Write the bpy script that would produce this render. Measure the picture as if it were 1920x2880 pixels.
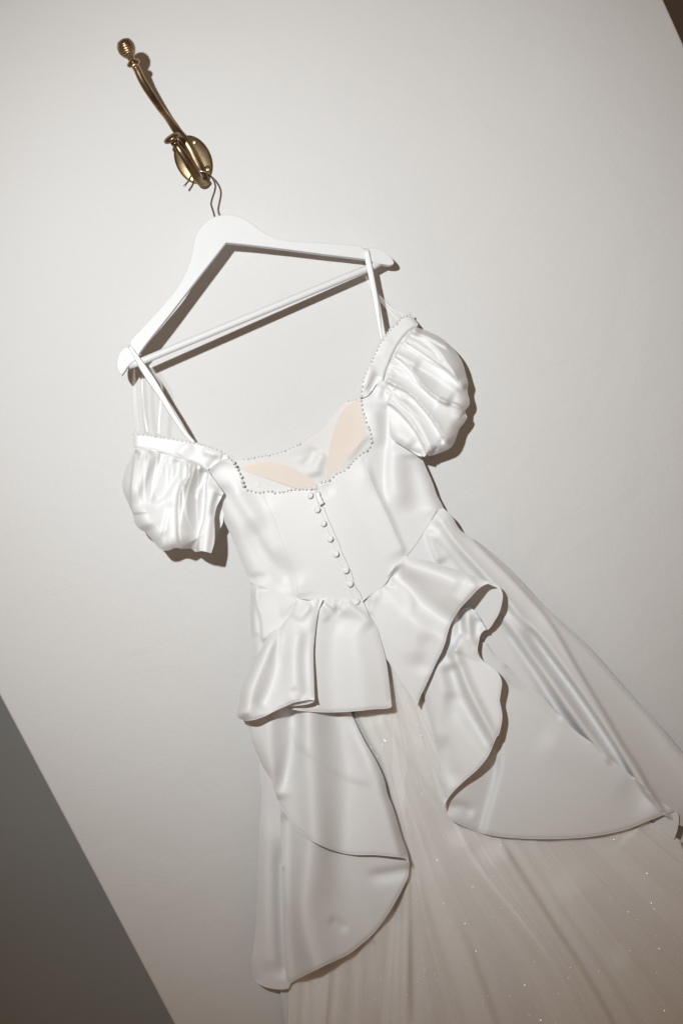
import bpy, math, random
import numpy as np
from mathutils import Vector, Matrix, Quaternion
from mathutils.geometry import delaunay_2d_cdt

random.seed(7); rng = np.random.default_rng(7)
scene = bpy.context.scene
for o in list(bpy.data.objects): bpy.data.objects.remove(o)
COL = scene.collection

# ------------------------------------------------------------------ camera
ROLL, PITCH, DIST, LENS = math.radians(26.3), math.radians(4.2), 1.46, 35.0
cam_d = bpy.data.cameras.new('camera'); cam = bpy.data.objects.new('camera', cam_d); COL.objects.link(cam)
cam_d.sensor_fit = 'HORIZONTAL'; cam_d.sensor_width = 24.0; cam_d.lens = LENS
cam_d.clip_start = 0.02; cam_d.clip_end = 100
fwd = Vector((0, math.cos(PITCH), -math.sin(PITCH)))
bR, bU = Vector((1, 0, 0)), Vector((0, math.sin(PITCH), math.cos(PITCH)))
RIGHT = bR * math.cos(ROLL) - bU * math.sin(ROLL)
UP = bR * math.sin(ROLL) + bU * math.cos(ROLL)
CAM = Vector((0, -DIST * math.cos(PITCH), 1.55 + DIST * math.sin(PITCH)))
M = Matrix((RIGHT, UP, -fwd)).transposed().to_4x4(); M.translation = CAM
cam.matrix_world = M
scene.camera = cam
scene.render.resolution_x, scene.render.resolution_y = 682, 1024

# ------------------------------------------------------------------ world (dim warm room) and the photographer's flash
world = bpy.data.worlds.new('World'); scene.world = world; world.use_nodes = True
bg = world.node_tree.nodes['Background']
bg.inputs[0].default_value = (1.0, 0.64, 0.41, 1); bg.inputs[1].default_value = 0.165
lamp_d = bpy.data.lights.new('flash', 'SPOT'); lamp = bpy.data.objects.new('flash', lamp_d); COL.objects.link(lamp)
lamp.location = CAM + RIGHT * -0.30 + UP * 0.29 + fwd * 0.02
lamp_d.energy = 88; lamp_d.color = (0.945, 0.985, 1.0); lamp_d.shadow_soft_size = 0.02
lamp_d.spot_size = math.radians(83); lamp_d.spot_blend = 1.0
FLASH_AIM = (830, 1060)
vs = scene.view_settings
vs.view_transform = 'Standard'; vs.look = 'None'; vs.exposure = 0; vs.gamma = 1
scene.cycles.max_bounces = 6; scene.cycles.transparent_max_bounces = 16

# ------------------------------------------------------------------ tracing: photo point + height above the wall (mm) -> place
FPX = LENS / 24.0 * 1920.0
def P(x, y, h):
    """points standing h millimetres in front of the wall (plane y = 0)"""
    x = np.asarray(x, float); y = np.asarray(y, float); h = np.asarray(h, float) * 0.001
    a = (x - 960.0) / FPX; b = -(y - 1440.0) / FPX
    d = np.stack([fwd[i] + a * RIGHT[i] + b * UP[i] for i in range(3)], -1)
    t = (-h - CAM[1]) / d[..., 1]
    return np.array(CAM)[None] * 1.0 + d * t[..., None] if d.ndim > 1 else np.array(CAM) + d * t
def Pv(x, y, h): return Vector(P(float(x), float(y), float(h)))
def R_(ox, oy, s): return lambda *p: np.array(p, float) / s + np.array([ox, oy], float)
A = R_(280, 80, 3.2667); B = R_(300, 560, 1.7818); C = R_(320, 960, 2.6133); D = R_(880, 820, 3.136)
E = R_(600, 1240, 2.6133); F = R_(640, 1560, 2.8); G = R_(1060, 1400, 3.359); H = R_(1180, 1400, 2.1189)
I = R_(640, 1960, 2.5567); J = R_(1100, 2180, 1.9122); K = R_(0, 0, 0.81667); L = R_(640, 1260, 3.4087)
MM = R_(1000, 1040, 4.9); N = R_(860, 1380, 6.5318); O = R_(1650, 2200, 5.8074)
def cat(*s): return np.concatenate([np.atleast_2d(q) for q in s])

lamp.rotation_euler = (Pv(*FLASH_AIM, 0) - lamp.location).to_track_quat('-Z', 'Y').to_euler()

def smooth(p, step=5.0, closed=False):
    """Catmull-Rom through the points, resampled at about `step`"""
    p = np.asarray(p, float)
    if len(p) == 2:
        q = p
    else:
        if closed: e = np.vstack([p[-1], p, p[0], p[1]])
        else: e = np.vstack([2 * p[0] - p[1], p, 2 * p[-1] - p[-2]])
        q = []
        for i in range(1, len(e) - 2):
            p0, p1, p2, p3 = e[i - 1:i + 3]
            # centripetal
            t0 = 0.0; t1 = t0 + max(np.linalg.norm(p1 - p0), 1e-6) ** .5
            t2 = t1 + max(np.linalg.norm(p2 - p1), 1e-6) ** .5; t3 = t2 + max(np.linalg.norm(p3 - p2), 1e-6) ** .5
            t = np.linspace(t1, t2, 12, endpoint=False)[:, None]
            a1 = (t1 - t) / (t1 - t0) * p0 + (t - t0) / (t1 - t0) * p1
            a2 = (t2 - t) / (t2 - t1) * p1 + (t - t1) / (t2 - t1) * p2
            a3 = (t3 - t) / (t3 - t2) * p2 + (t - t2) / (t3 - t2) * p3
            b1 = (t2 - t) / (t2 - t0) * a1 + (t - t0) / (t2 - t0) * a2
            b2 = (t3 - t) / (t3 - t1) * a2 + (t - t1) / (t3 - t1) * a3
            q.append((t2 - t) / (t2 - t1) * b1 + (t - t1) / (t2 - t1) * b2)
        q = np.vstack(q + [e[-2][None]])
    s = np.r_[0, np.cumsum(np.linalg.norm(np.diff(q, axis=0), axis=1))]
    n = max(2, int(round(s[-1] / step)) + 1)
    u = np.linspace(0, s[-1], n)
    return np.stack([np.interp(u, s, q[:, i]) for i in range(q.shape[1])], 1)

def outline(*segs, step=5.0):
    """closed outline from smoothed segments, corners where they meet"""
    out = []
    for i, s in enumerate(segs):
        nxt = np.atleast_2d(segs[(i + 1) % len(segs)])[0]
        s = np.atleast_2d(s)
        if np.linalg.norm(s[-1] - nxt) > 1.0: s = np.vstack([s, nxt]) if len(s) < 3 else s
        if len(s) == 1: out.append(s); continue
        q = smooth(s, step); out.append(q)
    q = np.vstack(out)
    keep = [0]
    for i in range(1, len(q)):
        if np.linalg.norm(q[i] - q[keep[-1]]) > step * .35: keep.append(i)
    if np.linalg.norm(q[keep[-1]] - q[0]) < step * .35: keep.pop()
    q = q[keep]
    # fill straight gaps between segments
    r = []
    for i in range(len(q)):
        a, b = q[i], q[(i + 1) % len(q)]
        n = max(1, int(np.linalg.norm(b - a) / step))
        for k in range(n): r.append(a + (b - a) * k / n)
    return np.array(r)

def inside(p, poly):
    x, y = p[:, 0][:, None], p[:, 1][:, None]
    a = poly; b = np.roll(poly, -1, 0)
    res = np.zeros(len(p), bool)
    for k in range(0, len(p), 4000):
        xs, ys = x[k:k + 4000], y[k:k + 4000]
        c = ((a[:, 1] > ys) != (b[:, 1] > ys))
        with np.errstate(divide='ignore', invalid='ignore'):
            xi = (b[:, 0] - a[:, 0]) * (ys - a[:, 1]) / (b[:, 1] - a[:, 1]) + a[:, 0]
        res[k:k + 4000] = (np.sum(c & (xs < xi), 1) % 2) == 1
    return res

def pdist(p, line):
    """distance to a polyline, side (+ = image left of a downward line / below a rightward line), place along it 0..1"""
    a = line[:-1]; d = line[1:] - a
    L2 = np.maximum((d ** 2).sum(1), 1e-9)
    ln = np.sqrt(L2); cum = np.r_[0, np.cumsum(ln)]
    best = np.full(len(p), 1e9); side = np.zeros(len(p)); along = np.zeros(len(p))
    for i in range(len(a)):
        v = p - a[i]
        t = np.clip((v @ d[i]) / L2[i], 0, 1)
        w = v - t[:, None] * d[i]
        q = np.hypot(w[:, 0], w[:, 1])
        m = q < best
        best[m] = q[m]
        side[m] = (d[i, 0] * v[:, 1] - d[i, 1] * v[:, 0])[m] / ln[i]
        along[m] = (cum[i] + t[m] * ln[i]) / cum[-1]
    return best, np.sign(side), along

class Field:
    """height of a piece of cloth above the wall, in mm: thin-plate base + folds"""
    def __init__(self, base, feats=(), noise=0.000, nscale=60.0, lo=None):
        pts = np.array([list(q[0]) + [q[1]] for q in base], float)
        self.c = pts[:, :2]; self.feats = feats; self.noise = noise; self.ns = nscale; self.lo = lo
        n = len(pts); k = self.u(np.linalg.norm(self.c[:, None] - self.c[None], axis=2)) + np.eye(n) * 2.0
        if n == 1:
            self.w = np.zeros(1); self.l = np.array([pts[0, 2], 0, 0])
        elif n == 2:
            self.w = np.zeros(2); d = self.c[1] - self.c[0]; s = (pts[1, 2] - pts[0, 2]) / (d @ d)
            self.l = np.array([pts[0, 2] - s * (d @ self.c[0]), s * d[0], s * d[1]])
        else:
            q = np.c_[np.ones(n), self.c]
            m = np.block([[k, q], [q.T, np.zeros((3, 3))]])
            r = np.linalg.lstsq(m, np.r_[pts[:, 2], 0, 0, 0], rcond=None)[0]
            self.w, self.l = r[:n], r[n:]
        self.ph = rng.uniform(0, 6.28, (6, 2)); self.dr = rng.uniform(0, 6.28, 6)
    @staticmethod
    def u(r): r = r / 300.0; return np.where(r > 1e-9, r * r * np.log(np.maximum(r, 1e-9)), 0)
    def __call__(self, p):
        p = np.atleast_2d(np.asarray(p, float))
        h = self.u(np.linalg.norm(p[:, None] - self.c[None], axis=2)) @ self.w + self.l[0] + p @ self.l[1:]
        for f in self.feats: h = f(p, h)
        if self.noise:
            for i in range(6):
                k = (1.0 + 0.35 * i) * 6.28 / self.ns
                h = h + self.noise / (1 + .5 * i) * np.sin(k * (p[:, 0] * math.cos(self.dr[i]) + p[:, 1] * math.sin(self.dr[i])) + self.ph[i, 0]
                     + 1.3 * np.sin(.4 * k * (p[:, 1] * math.cos(self.dr[i]) - p[:, 0] * math.sin(self.dr[i])) + self.ph[i, 1]))
        if self.lo is not None: h = np.maximum(h, self.lo)
        return h
    def at(self, x, y): return float(self([[x, y]])[0])

BOLD = 1.25
def ridge(pts, a, wn, wp, t0=.12, t1=.12):
    """fold along pts, a mm high; wn = reach to image-right (down-going line) / above (right-going line), wp = the other side"""
    ln = smooth(pts, 12.0)
    lo = ln.min(0) - 3.2 * max(wn, wp); hi = ln.max(0) + 3.2 * max(wn, wp)
    def f(p, h):
        m = np.all((p > lo) & (p < hi), 1)
        if not m.any(): return h
        d, s, t = pdist(p[m], ln)
        w = np.where(s > 0, wp, wn)
        g = np.exp(-(d / w) ** 2)
        if max(wn, wp) > 2.2 * min(wn, wp):          # pleat: crisp lip on one side, long easy slope on the other
            k = (s > 0) == (wp > wn)
            q = np.clip(1 - d / (2.4 * w), 0, 1)
            g = np.where(k, q ** 1.5, g)
        e = np.ones(len(t))
        if t0 > 0: q = np.clip(t / t0, 0, 1); e *= q * q * (3 - 2 * q)
        if t1 > 0: q = np.clip((1 - t) / t1, 0, 1); e *= q * q * (3 - 2 * q)
        h = h.copy(); h[m] += a * g * e * (BOLD if max(wn, wp) > 8 else 1)
        return h
    return f

def roll(pts, drop, w, t0=0, t1=0):
    """cloth turning away from the viewer along an edge"""
    ln = smooth(pts, 12.0)
    lo = ln.min(0) - w; hi = ln.max(0) + w
    def f(p, h):
        m = np.all((p > lo) & (p < hi), 1)
        if not m.any(): return h
        d, s, t = pdist(p[m], ln)
        q = np.clip(1 - d / w, 0, 1)
        e = np.ones(len(t))
        if t0 > 0: r = np.clip(t / t0, 0, 1); e *= r * r * (3 - 2 * r)
        if t1 > 0: r = np.clip((1 - t) / t1, 0, 1); e *= r * r * (3 - 2 * r)
        h = h.copy(); h[m] -= drop * e * .8 * q ** 2.2
        return h
    return f

def over(field, pts, w, lift):
    """near the line pts keep the cloth above another sheet"""
    ln = smooth(pts, 12.0)
    def f(p, h):
        d, s, t = pdist(p, ln)
        k = np.clip(1 - d / w, 0, 1); k = k * k * (3 - 2 * k)
        return h + np.maximum(0, field(p) + lift - h) * np.minimum(1, k * 3)
    return f

def seam_gathers(line, away, n, ln_mm=(30, 90), amp=(.7, 1.8), wid=(3, 7), seed=1):
    """short puckers running off a gathered seam towards `away` (a vector, or a point per end)"""
    g = np.random.default_rng(seed); q = smooth(line, 4); out = []
    away = np.atleast_2d(np.asarray(away, float))
    for t in np.sort(g.uniform(.03, .97, n)):
        a = q[int(t * (len(q) - 1))]; v = away[0] if len(away) == 1 else away[0] * (1 - t) + away[1] * t
        v = v / np.linalg.norm(v); L_ = g.uniform(*ln_mm); nrm = np.array([-v[1], v[0]]) * g.normal(0, .06) * L_
        w = g.uniform(*wid)
        out.append(ridge(np.array([a - v * 4, a + v * L_ * .5 + nrm, a + v * L_]), g.choice([-1, 1]) * g.uniform(*amp), w, w * g.uniform(1.2, 2.6), .02, .75))
    return out
def pleats(la, lb, n, amp, wid, seed, skew=.04, t0=.03, t1=.12):
    """folds running from line la to line lb"""
    g = np.random.default_rng(seed); qa, qb = smooth(la, 4), smooth(lb, 4); out = []
    for i in range(n):
        t = (i + g.uniform(.2, .8)) / n; t2 = np.clip(t + g.normal(0, skew), .01, .99)
        a, b_ = qa[int(t * (len(qa) - 1))], qb[int(t2 * (len(qb) - 1))]
        m_ = (a + b_) / 2 + np.array([-(b_ - a)[1], (b_ - a)[0]]) * g.normal(.02, .04)
        w = g.uniform(*wid); k = g.uniform(.5, 1)
        e = a + (b_ - a) * k
        out.append(ridge(np.array([a, a + (m_ - a) * min(1, k * 1.2), e]), g.uniform(*amp), w * g.uniform(.95, 1.05), w * g.uniform(.2, .28), t0, t1 if k > .9 else .5))
    return out

# ------------------------------------------------------------------ materials
def mat(name):
    m = bpy.data.materials.new(name); m.use_nodes = True
    return m, m.node_tree.nodes, m.node_tree.links, m.node_tree.nodes['Principled BSDF']
def bump(nt, ln, bs, scale, strength, dist=.001, detail=4, stretch=None):
    tc = nt.new('ShaderNodeTexCoord'); no = nt.new('ShaderNodeTexNoise'); bu = nt.new('ShaderNodeBump')
    no.inputs['Scale'].default_value = scale; no.inputs['Detail'].default_value = detail
    bu.inputs['Strength'].default_value = strength; bu.inputs['Distance'].default_value = dist
    if stretch:
        mp = nt.new('ShaderNodeMapping'); mp.inputs['Scale'].default_value = stretch
        ln.new(tc.outputs['Object'], mp.inputs['Vector']); ln.new(mp.outputs[0], no.inputs['Vector'])
    else: ln.new(tc.outputs['Object'], no.inputs['Vector'])
    ln.new(no.outputs['Fac'], bu.inputs['Height']); ln.new(bu.outputs['Normal'], bs.inputs['Normal'])
    return tc, no, bu
def satin(name, col, rough=.52, spec=.22, sheen=.10, thru=0):
    m, nt, ln, b = mat(name)
    b.inputs['Base Color'].default_value = (*col, 1); b.inputs['Roughness'].default_value = rough
    b.inputs['Specular IOR Level'].default_value = spec
    b.inputs['Sheen Weight'].default_value = sheen; b.inputs['Sheen Roughness'].default_value = .4
    tc, no, bu = bump(nt, ln, b, 520, .3, .0006, 3)
    if thru:                                        # thin cloth lets part of the light through
        tl = nt.new('ShaderNodeBsdfTranslucent'); tl.inputs[0].default_value = (*col, 1)
        mx = nt.new('ShaderNodeMixShader'); mx.inputs[0].default_value = thru
        ln.new(b.outputs[0], mx.inputs[1]); ln.new(tl.outputs[0], mx.inputs[2]); ln.new(mx.outputs[0], nt['Material Output'].inputs[0])
    return m
M_satin = satin('white_satin', (.805, .805, .80), .53, .46, .04, .09)
M_lining = satin('white_lining', (.70, .69, .675), .6, .3, .0)
M_cup = satin('nude_cup_foam', (.73, .645, .575), .75, .2, .1)
M_ribbon = satin('satin_ribbon', (.80, .80, .795), .35)

def simple(name, col, rough, metal=0.0, spec=.5):
    m, nt, ln, b = mat(name)
    b.inputs['Base Color'].default_value = (*col, 1); b.inputs['Roughness'].default_value = rough
    b.inputs['Metallic'].default_value = metal; b.inputs['Specular IOR Level'].default_value = spec
    return m
m, nt, ln, b = mat('white_painted_wood'); M_wood = m
b.inputs['Base Color'].default_value = (.68, .69, .69, 1); b.inputs['Roughness'].default_value = .5; b.inputs['Specular IOR Level'].default_value = .3
bump(nt, ln, b, 60, .12, .0008, 5, (1, 1, 1))

m, nt, ln, b = mat('brass'); M_brass = m
b.inputs['Metallic'].default_value = 1.0
tc, no, bu = bump(nt, ln, b, 300, .15, .0005, 4)
n2 = nt.new('ShaderNodeTexNoise'); n2.inputs['Scale'].default_value = 34; n2.inputs['Detail'].default_value = 6
ln.new(tc.outputs['Object'], n2.inputs['Vector'])
cr = nt.new('ShaderNodeValToRGB'); cr.color_ramp.elements[0].position = .35; cr.color_ramp.elements[1].position = .68
cr.color_ramp.elements[0].color = (.15, .10, .05, 1); cr.color_ramp.elements[1].color = (.46, .35, .215, 1)
ln.new(n2.outputs['Fac'], cr.inputs[0]); ln.new(cr.outputs[0], b.inputs['Base Color'])
mr = nt.new('ShaderNodeMapRange'); mr.inputs['To Min'].default_value = .42; mr.inputs['To Max'].default_value = .24
ln.new(n2.outputs['Fac'], mr.inputs['Value']); ln.new(mr.outputs[0], b.inputs['Roughness'])
M_steel = simple('dull_steel_wire', (.42, .36, .30), .28, 1.0)
M_pearl, nt, ln, b = mat('pearl')
b.inputs['Base Color'].default_value = (.68, .665, .645, 1); b.inputs['Roughness'].default_value = .22
b.inputs['Coat Weight'].default_value = .6; b.inputs['Coat Roughness'].default_value = .08; b.inputs['Sheen Weight'].default_value = .2
M_plastic = simple('white_plastic', (.78, .78, .77), .3)
M_glit = simple('glitter_flake', (.95, .93, .9), .35, .6)

def sheer(name, col, alpha, streak=0.0):
    m, nt, ln, b = mat(name)
    nt.remove(b); out = nt['Material Output']
    tr = nt.new('ShaderNodeBsdfTransparent'); df = nt.new('ShaderNodeBsdfDiffuse'); tl = nt.new('ShaderNodeBsdfTranslucent')
    df.inputs[0].default_value = (*col, 1); tl.inputs[0].default_value = (*col, 1)
    m1 = nt.new('ShaderNodeMixShader'); m1.inputs[0].default_value = .15; ln.new(df.outputs[0], m1.inputs[1]); ln.new(tl.outputs[0], m1.inputs[2])
    m2 = nt.new('ShaderNodeMixShader'); m2.inputs[0].default_value = alpha
    ln.new(tr.outputs[0], m2.inputs[1]); ln.new(m1.outputs[0], m2.inputs[2]); ln.new(m2.outputs[0], out.inputs[0])
    if streak:
        tc = nt.new('ShaderNodeTexCoord'); no = nt.new('ShaderNodeTexNoise'); no.inputs['Scale'].default_value = 900; no.inputs['Detail'].default_value = 2
        ln.new(tc.outputs['Object'], no.inputs['Vector'])
        mr = nt.new('ShaderNodeMapRange'); mr.inputs['To Min'].default_value = alpha - streak; mr.inputs['To Max'].default_value = alpha + streak
        ln.new(no.outputs['Fac'], mr.inputs['Value']); ln.new(mr.outputs[0], m2.inputs[0])
    return m
M_tulle_base = satin('tulle_underskirt', (.90, .89, .87), .8, .15, .0)
M_tulle = sheer('tulle', (.89, .875, .85), .15, .04)
M_tulle_under = sheer('tulle_lower_layer', (.89, .875, .85), .40, .10)
m, nt, ln, b = mat('clear_elastic'); M_clear = m
nt.remove(b); out = nt['Material Output']
tr = nt.new('ShaderNodeBsdfTransparent'); gl = nt.new('ShaderNodeBsdfGlossy'); gl.inputs['Roughness'].default_value = .35
df = nt.new('ShaderNodeBsdfDiffuse'); df.inputs[0].default_value = (.75, .74, .72, 1)
a1 = nt.new('ShaderNodeMixShader'); a1.inputs[0].default_value = .25; ln.new(df.outputs[0], a1.inputs[1]); ln.new(gl.outputs[0], a1.inputs[2])
a2 = nt.new('ShaderNodeMixShader'); a2.inputs[0].default_value = .065; ln.new(tr.outputs[0], a2.inputs[1]); ln.new(a1.outputs[0], a2.inputs[2])
ln.new(a2.outputs[0], out.inputs[0])

def plaster(name, col, var):
    m, nt, ln, b = mat(name)
    b.inputs['Roughness'].default_value = .75; b.inputs['Specular IOR Level'].default_value = .25
    tc = nt.new('ShaderNodeTexCoord')
    n1 = nt.new('ShaderNodeTexNoise'); n1.inputs['Scale'].default_value = 260; n1.inputs['Detail'].default_value = 5
    n2 = nt.new('ShaderNodeTexNoise'); n2.inputs['Scale'].default_value = 9; n2.inputs['Detail'].default_value = 7; n2.inputs['Distortion'].default_value = .6
    n3 = nt.new('ShaderNodeTexNoise'); n3.inputs['Scale'].default_value = 2.2; n3.inputs['Detail'].default_value = 5
    for n in (n1, n2, n3): ln.new(tc.outputs['Object'], n.inputs['Vector'])
    b1 = nt.new('ShaderNodeBump'); b1.inputs['Strength'].default_value = .34; b1.inputs['Distance'].default_value = .001
    b2 = nt.new('ShaderNodeBump'); b2.inputs['Strength'].default_value = .45; b2.inputs['Distance'].default_value = .006
    ln.new(n1.outputs['Fac'], b1.inputs['Height']); ln.new(n2.outputs['Fac'], b2.inputs['Height'])
    mp = nt.new('ShaderNodeMapping'); mp.inputs['Rotation'].default_value = (0, .5, 0); mp.inputs['Scale'].default_value = (5, 5, 22)
    n4 = nt.new('ShaderNodeTexNoise'); n4.inputs['Scale'].default_value = 1.6; n4.inputs['Detail'].default_value = 3; n4.inputs['Distortion'].default_value = 1.2
    ln.new(tc.outputs['Object'], mp.inputs['Vector']); ln.new(mp.outputs[0], n4.inputs['Vector'])
    th = nt.new('ShaderNodeMapRange'); th.inputs['From Min'].default_value = .62; th.inputs['From Max'].default_value = .70; ln.new(n4.outputs['Fac'], th.inputs['Value'])
    b3 = nt.new('ShaderNodeBump'); b3.inputs['Strength'].default_value = .09; b3.inputs['Distance'].default_value = .0016
    ln.new(th.outputs[0], b3.inputs['Height']); ln.new(b3.outputs['Normal'], b2.inputs['Normal'])
    ln.new(b2.outputs['Normal'], b1.inputs['Normal']); ln.new(b1.outputs['Normal'], b.inputs['Normal'])
    cr = nt.new('ShaderNodeValToRGB'); c = np.array(col)
    cr.color_ramp.elements[0].position = .3; cr.color_ramp.elements[1].position = .7
    cr.color_ramp.elements[0].color = (*(c * (1 - var)), 1); cr.color_ramp.elements[1].color = (*c, 1)
    ln.new(n3.outputs['Fac'], cr.inputs[0]); ln.new(cr.outputs[0], b.inputs['Base Color'])
    return m
M_wall = plaster('painted_plaster', (.665, .66, .648), .03)
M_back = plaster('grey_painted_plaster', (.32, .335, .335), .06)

# ------------------------------------------------------------------ object helpers
def empty(name, loc, label, cat_):
    o = bpy.data.objects.new(name, None); COL.objects.link(o); o.location = loc
    o['label'] = label; o['category'] = cat_; o.empty_display_size = .05
    return o
def link(name, me, material, parent=None, smoothed=True):
    o = bpy.data.objects.new(name, me); COL.objects.link(o)
    if material: me.materials.append(material)
    if parent is not None:
        o.parent = parent
        root = parent
        while root is not None:
            me.transform(Matrix.Translation(-root.location)) ; root = root.parent
    if smoothed: me.polygons.foreach_set('use_smooth', [True] * len(me.polygons))
    return o
def from_v(name, v, f):
    me = bpy.data.meshes.new(name); me.from_pydata([tuple(q) for q in v], [], f); me.update()
    return me
def cloth(name, poly, field, material, parent, step=4.2, thick=.8, soft=2):
    """a sheet of cloth with the given outline and height field"""
    lo, hi = poly.min(0), poly.max(0)
    gx = np.arange(lo[0], hi[0], step); gy = np.arange(lo[1], hi[1], step * .87)
    X, Y = np.meshgrid(gx, gy); X = X + (np.arange(len(gy)) % 2)[:, None] * step * .5
    g = np.stack([X.ravel(), Y.ravel()], 1)
    g = g[inside(g, poly)]
    if len(g):
        d, _, _ = pdist(g, np.vstack([poly, poly[:1]])); g = g[d > step * .55]
    pts = np.vstack([poly, g]) if len(g) else poly
    r = delaunay_2d_cdt([Vector(q) for q in pts], [], [list(range(len(poly)))], 1, 1e-4)
    if not len(r[1]): return None
    v2 = np.array([tuple(q) for q in r[0]])
    h = field(v2)
    ea = np.array(r[1], int)                        # soften the mesh-sized jags of sharp folds, edges kept
    nb = np.bincount(ea.ravel(), minlength=len(v2)).astype(float)
    bd = np.zeros(len(v2), bool); bd[:len(poly)] = True
    for _ in range(1 if step < 4 else soft):
        sm = (np.bincount(ea[:, 0], h[ea[:, 1]], len(v2)) + np.bincount(ea[:, 1], h[ea[:, 0]], len(v2))) / np.maximum(nb, 1)
        kk = .3 if step < 4 else .55; h = np.where(bd, h, (1 - kk) * h + kk * sm)
    v3 = P(v2[:, 0], v2[:, 1], h)
    faces = []
    for f in r[2]:
        a, b_, c = (v2[i] for i in f[:3])
        cr_ = (b_[0] - a[0]) * (c[1] - a[1]) - (b_[1] - a[1]) * (c[0] - a[0])
        faces.append(tuple(f) if cr_ < 0 else tuple(reversed(f)))
    me = from_v(name, v3, faces)
    o = link(name, me, material, parent)
    if thick:
        s = o.modifiers.new('thickness', 'SOLIDIFY'); s.thickness = thick * .001; s.offset = -1; s.use_even_offset = False
        e = o.modifiers.new('crisp_rim', 'EDGE_SPLIT'); e.split_angle = math.radians(65)
    return o
def sweep(name, path, rad, material, parent, seg=10, flat=1.0, up=Vector((0, -1, 0)), caps=True, smoothed=True):
    """tube along 3-D points; rad = one radius or one per point (m); flat squeezes it along `up`"""
    path = [Vector(q) for q in path]; n = len(path)
    rad = [rad] * n if np.isscalar(rad) else list(rad)
    fl = [flat] * n if np.isscalar(flat) else list(flat)
    v, f = [], []
    for i in range(n):
        t = (path[min(i + 1, n - 1)] - path[max(i - 1, 0)]).normalized()
        s = t.cross(up); s = s.normalized() if s.length > 1e-4 else t.orthogonal().normalized()
        u = s.cross(t).normalized()
        for k in range(seg):
            a = 2 * math.pi * k / seg
            v.append(path[i] + s * (math.cos(a) * rad[i]) + u * (math.sin(a) * rad[i] * fl[i]))
    for i in range(n - 1):
        for k in range(seg):
            a, b_ = i * seg + k, i * seg + (k + 1) % seg
            f.append((a, b_, b_ + seg, a + seg))
    if caps:
        f.append(tuple(range(seg - 1, -1, -1))); f.append(tuple((n - 1) * seg + k for k in range(seg)))
    me = from_v(name, v, f)
    import bmesh
    bm = bmesh.new(); bm.from_mesh(me); bmesh.ops.recalc_face_normals(bm, faces=bm.faces); bm.to_mesh(me); bm.free()
    return link(name, me, material, parent, smoothed)
def lathe_mesh(name, prof, origin, axis, seg=28):
    axis = Vector(axis).normalized(); s = axis.orthogonal().normalized(); u = axis.cross(s)
    v, f = [], []
    for (z, r) in prof:
        for k in range(seg):
            a = 2 * math.pi * k / seg
            v.append(Vector(origin) + axis * z + (s * math.cos(a) + u * math.sin(a)) * max(r, 1e-5))
    for i in range(len(prof) - 1):
        for k in range(seg):
            a, b_ = i * seg + k, i * seg + (k + 1) % seg
            f.append((a, b_, b_ + seg, a + seg))
    f.append(tuple(range(seg - 1, -1, -1))); f.append(tuple((len(prof) - 1) * seg + k for k in range(seg)))
    return from_v(name, v, f)
def path3(pts, step=6.0):
    """(x, y, h) rows, smoothed, to places"""
    q = smooth(np.array(pts, float), step)
    return [Vector(r) for r in P(q[:, 0], q[:, 1], q[:, 2])], q
def zx(T, *rows): # rows in a zoom's own coordinates + height
    r = np.array(rows, float); xy = T(*[tuple(q[:2]) for q in r]); return np.c_[xy, r[:, 2]]

# ------------------------------------------------------------------ the setting: a plastered pier in front of a darker wall
xl = (P(*K((0, 1605))[0], 0)[0] + P(*K((400, 2352))[0], 0)[0]) / 2
xr = (P(*K((1525, 0))[0], 0)[0] + P(*K((1568, 95))[0], 0)[0]) / 2
def pier(xl, xr, z0, z1, depth):
    import bmesh
    bm = bmesh.new()
    vs_ = [bm.verts.new(q) for q in ((xl, 0, z0), (xr, 0, z0), (xr, depth, z0), (xl, depth, z0), (xl, 0, z1), (xr, 0, z1), (xr, depth, z1), (xl, depth, z1))]
    for q in ((0, 1, 5, 4), (1, 2, 6, 5), (2, 3, 7, 6), (3, 0, 4, 7), (4, 5, 6, 7), (3, 2, 1, 0)): bm.faces.new([vs_[i] for i in q])
    bm.edges.ensure_lookup_table()
    ed = [e for e in bm.edges if abs(e.verts[0].co.y) < 1e-6 and abs(e.verts[1].co.y) < 1e-6 and abs(e.verts[0].co.x - e.verts[1].co.x) < 1e-6]
    bmesh.ops.bevel(bm, geom=ed, offset=.004, segments=3, affect='EDGES', profile=.5)
    me = bpy.data.meshes.new('wall'); bm.to_mesh(me); bm.free()
    return me
w = link('wall', pier(xl, xr, -.3, 3.2, .62), M_wall, None, False); w['kind'] = 'structure'
w['label'] = 'off-white plastered wall pier carrying the hook'; w['category'] = 'wall'
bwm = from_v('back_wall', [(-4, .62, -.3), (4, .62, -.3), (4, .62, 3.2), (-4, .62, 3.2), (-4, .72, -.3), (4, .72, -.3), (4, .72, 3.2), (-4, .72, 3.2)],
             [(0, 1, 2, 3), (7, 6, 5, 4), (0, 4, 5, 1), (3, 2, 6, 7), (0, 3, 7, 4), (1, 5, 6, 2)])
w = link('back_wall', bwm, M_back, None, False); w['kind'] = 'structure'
w['label'] = 'shadowy grey wall set back behind the pier'; w['category'] = 'wall'

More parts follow.
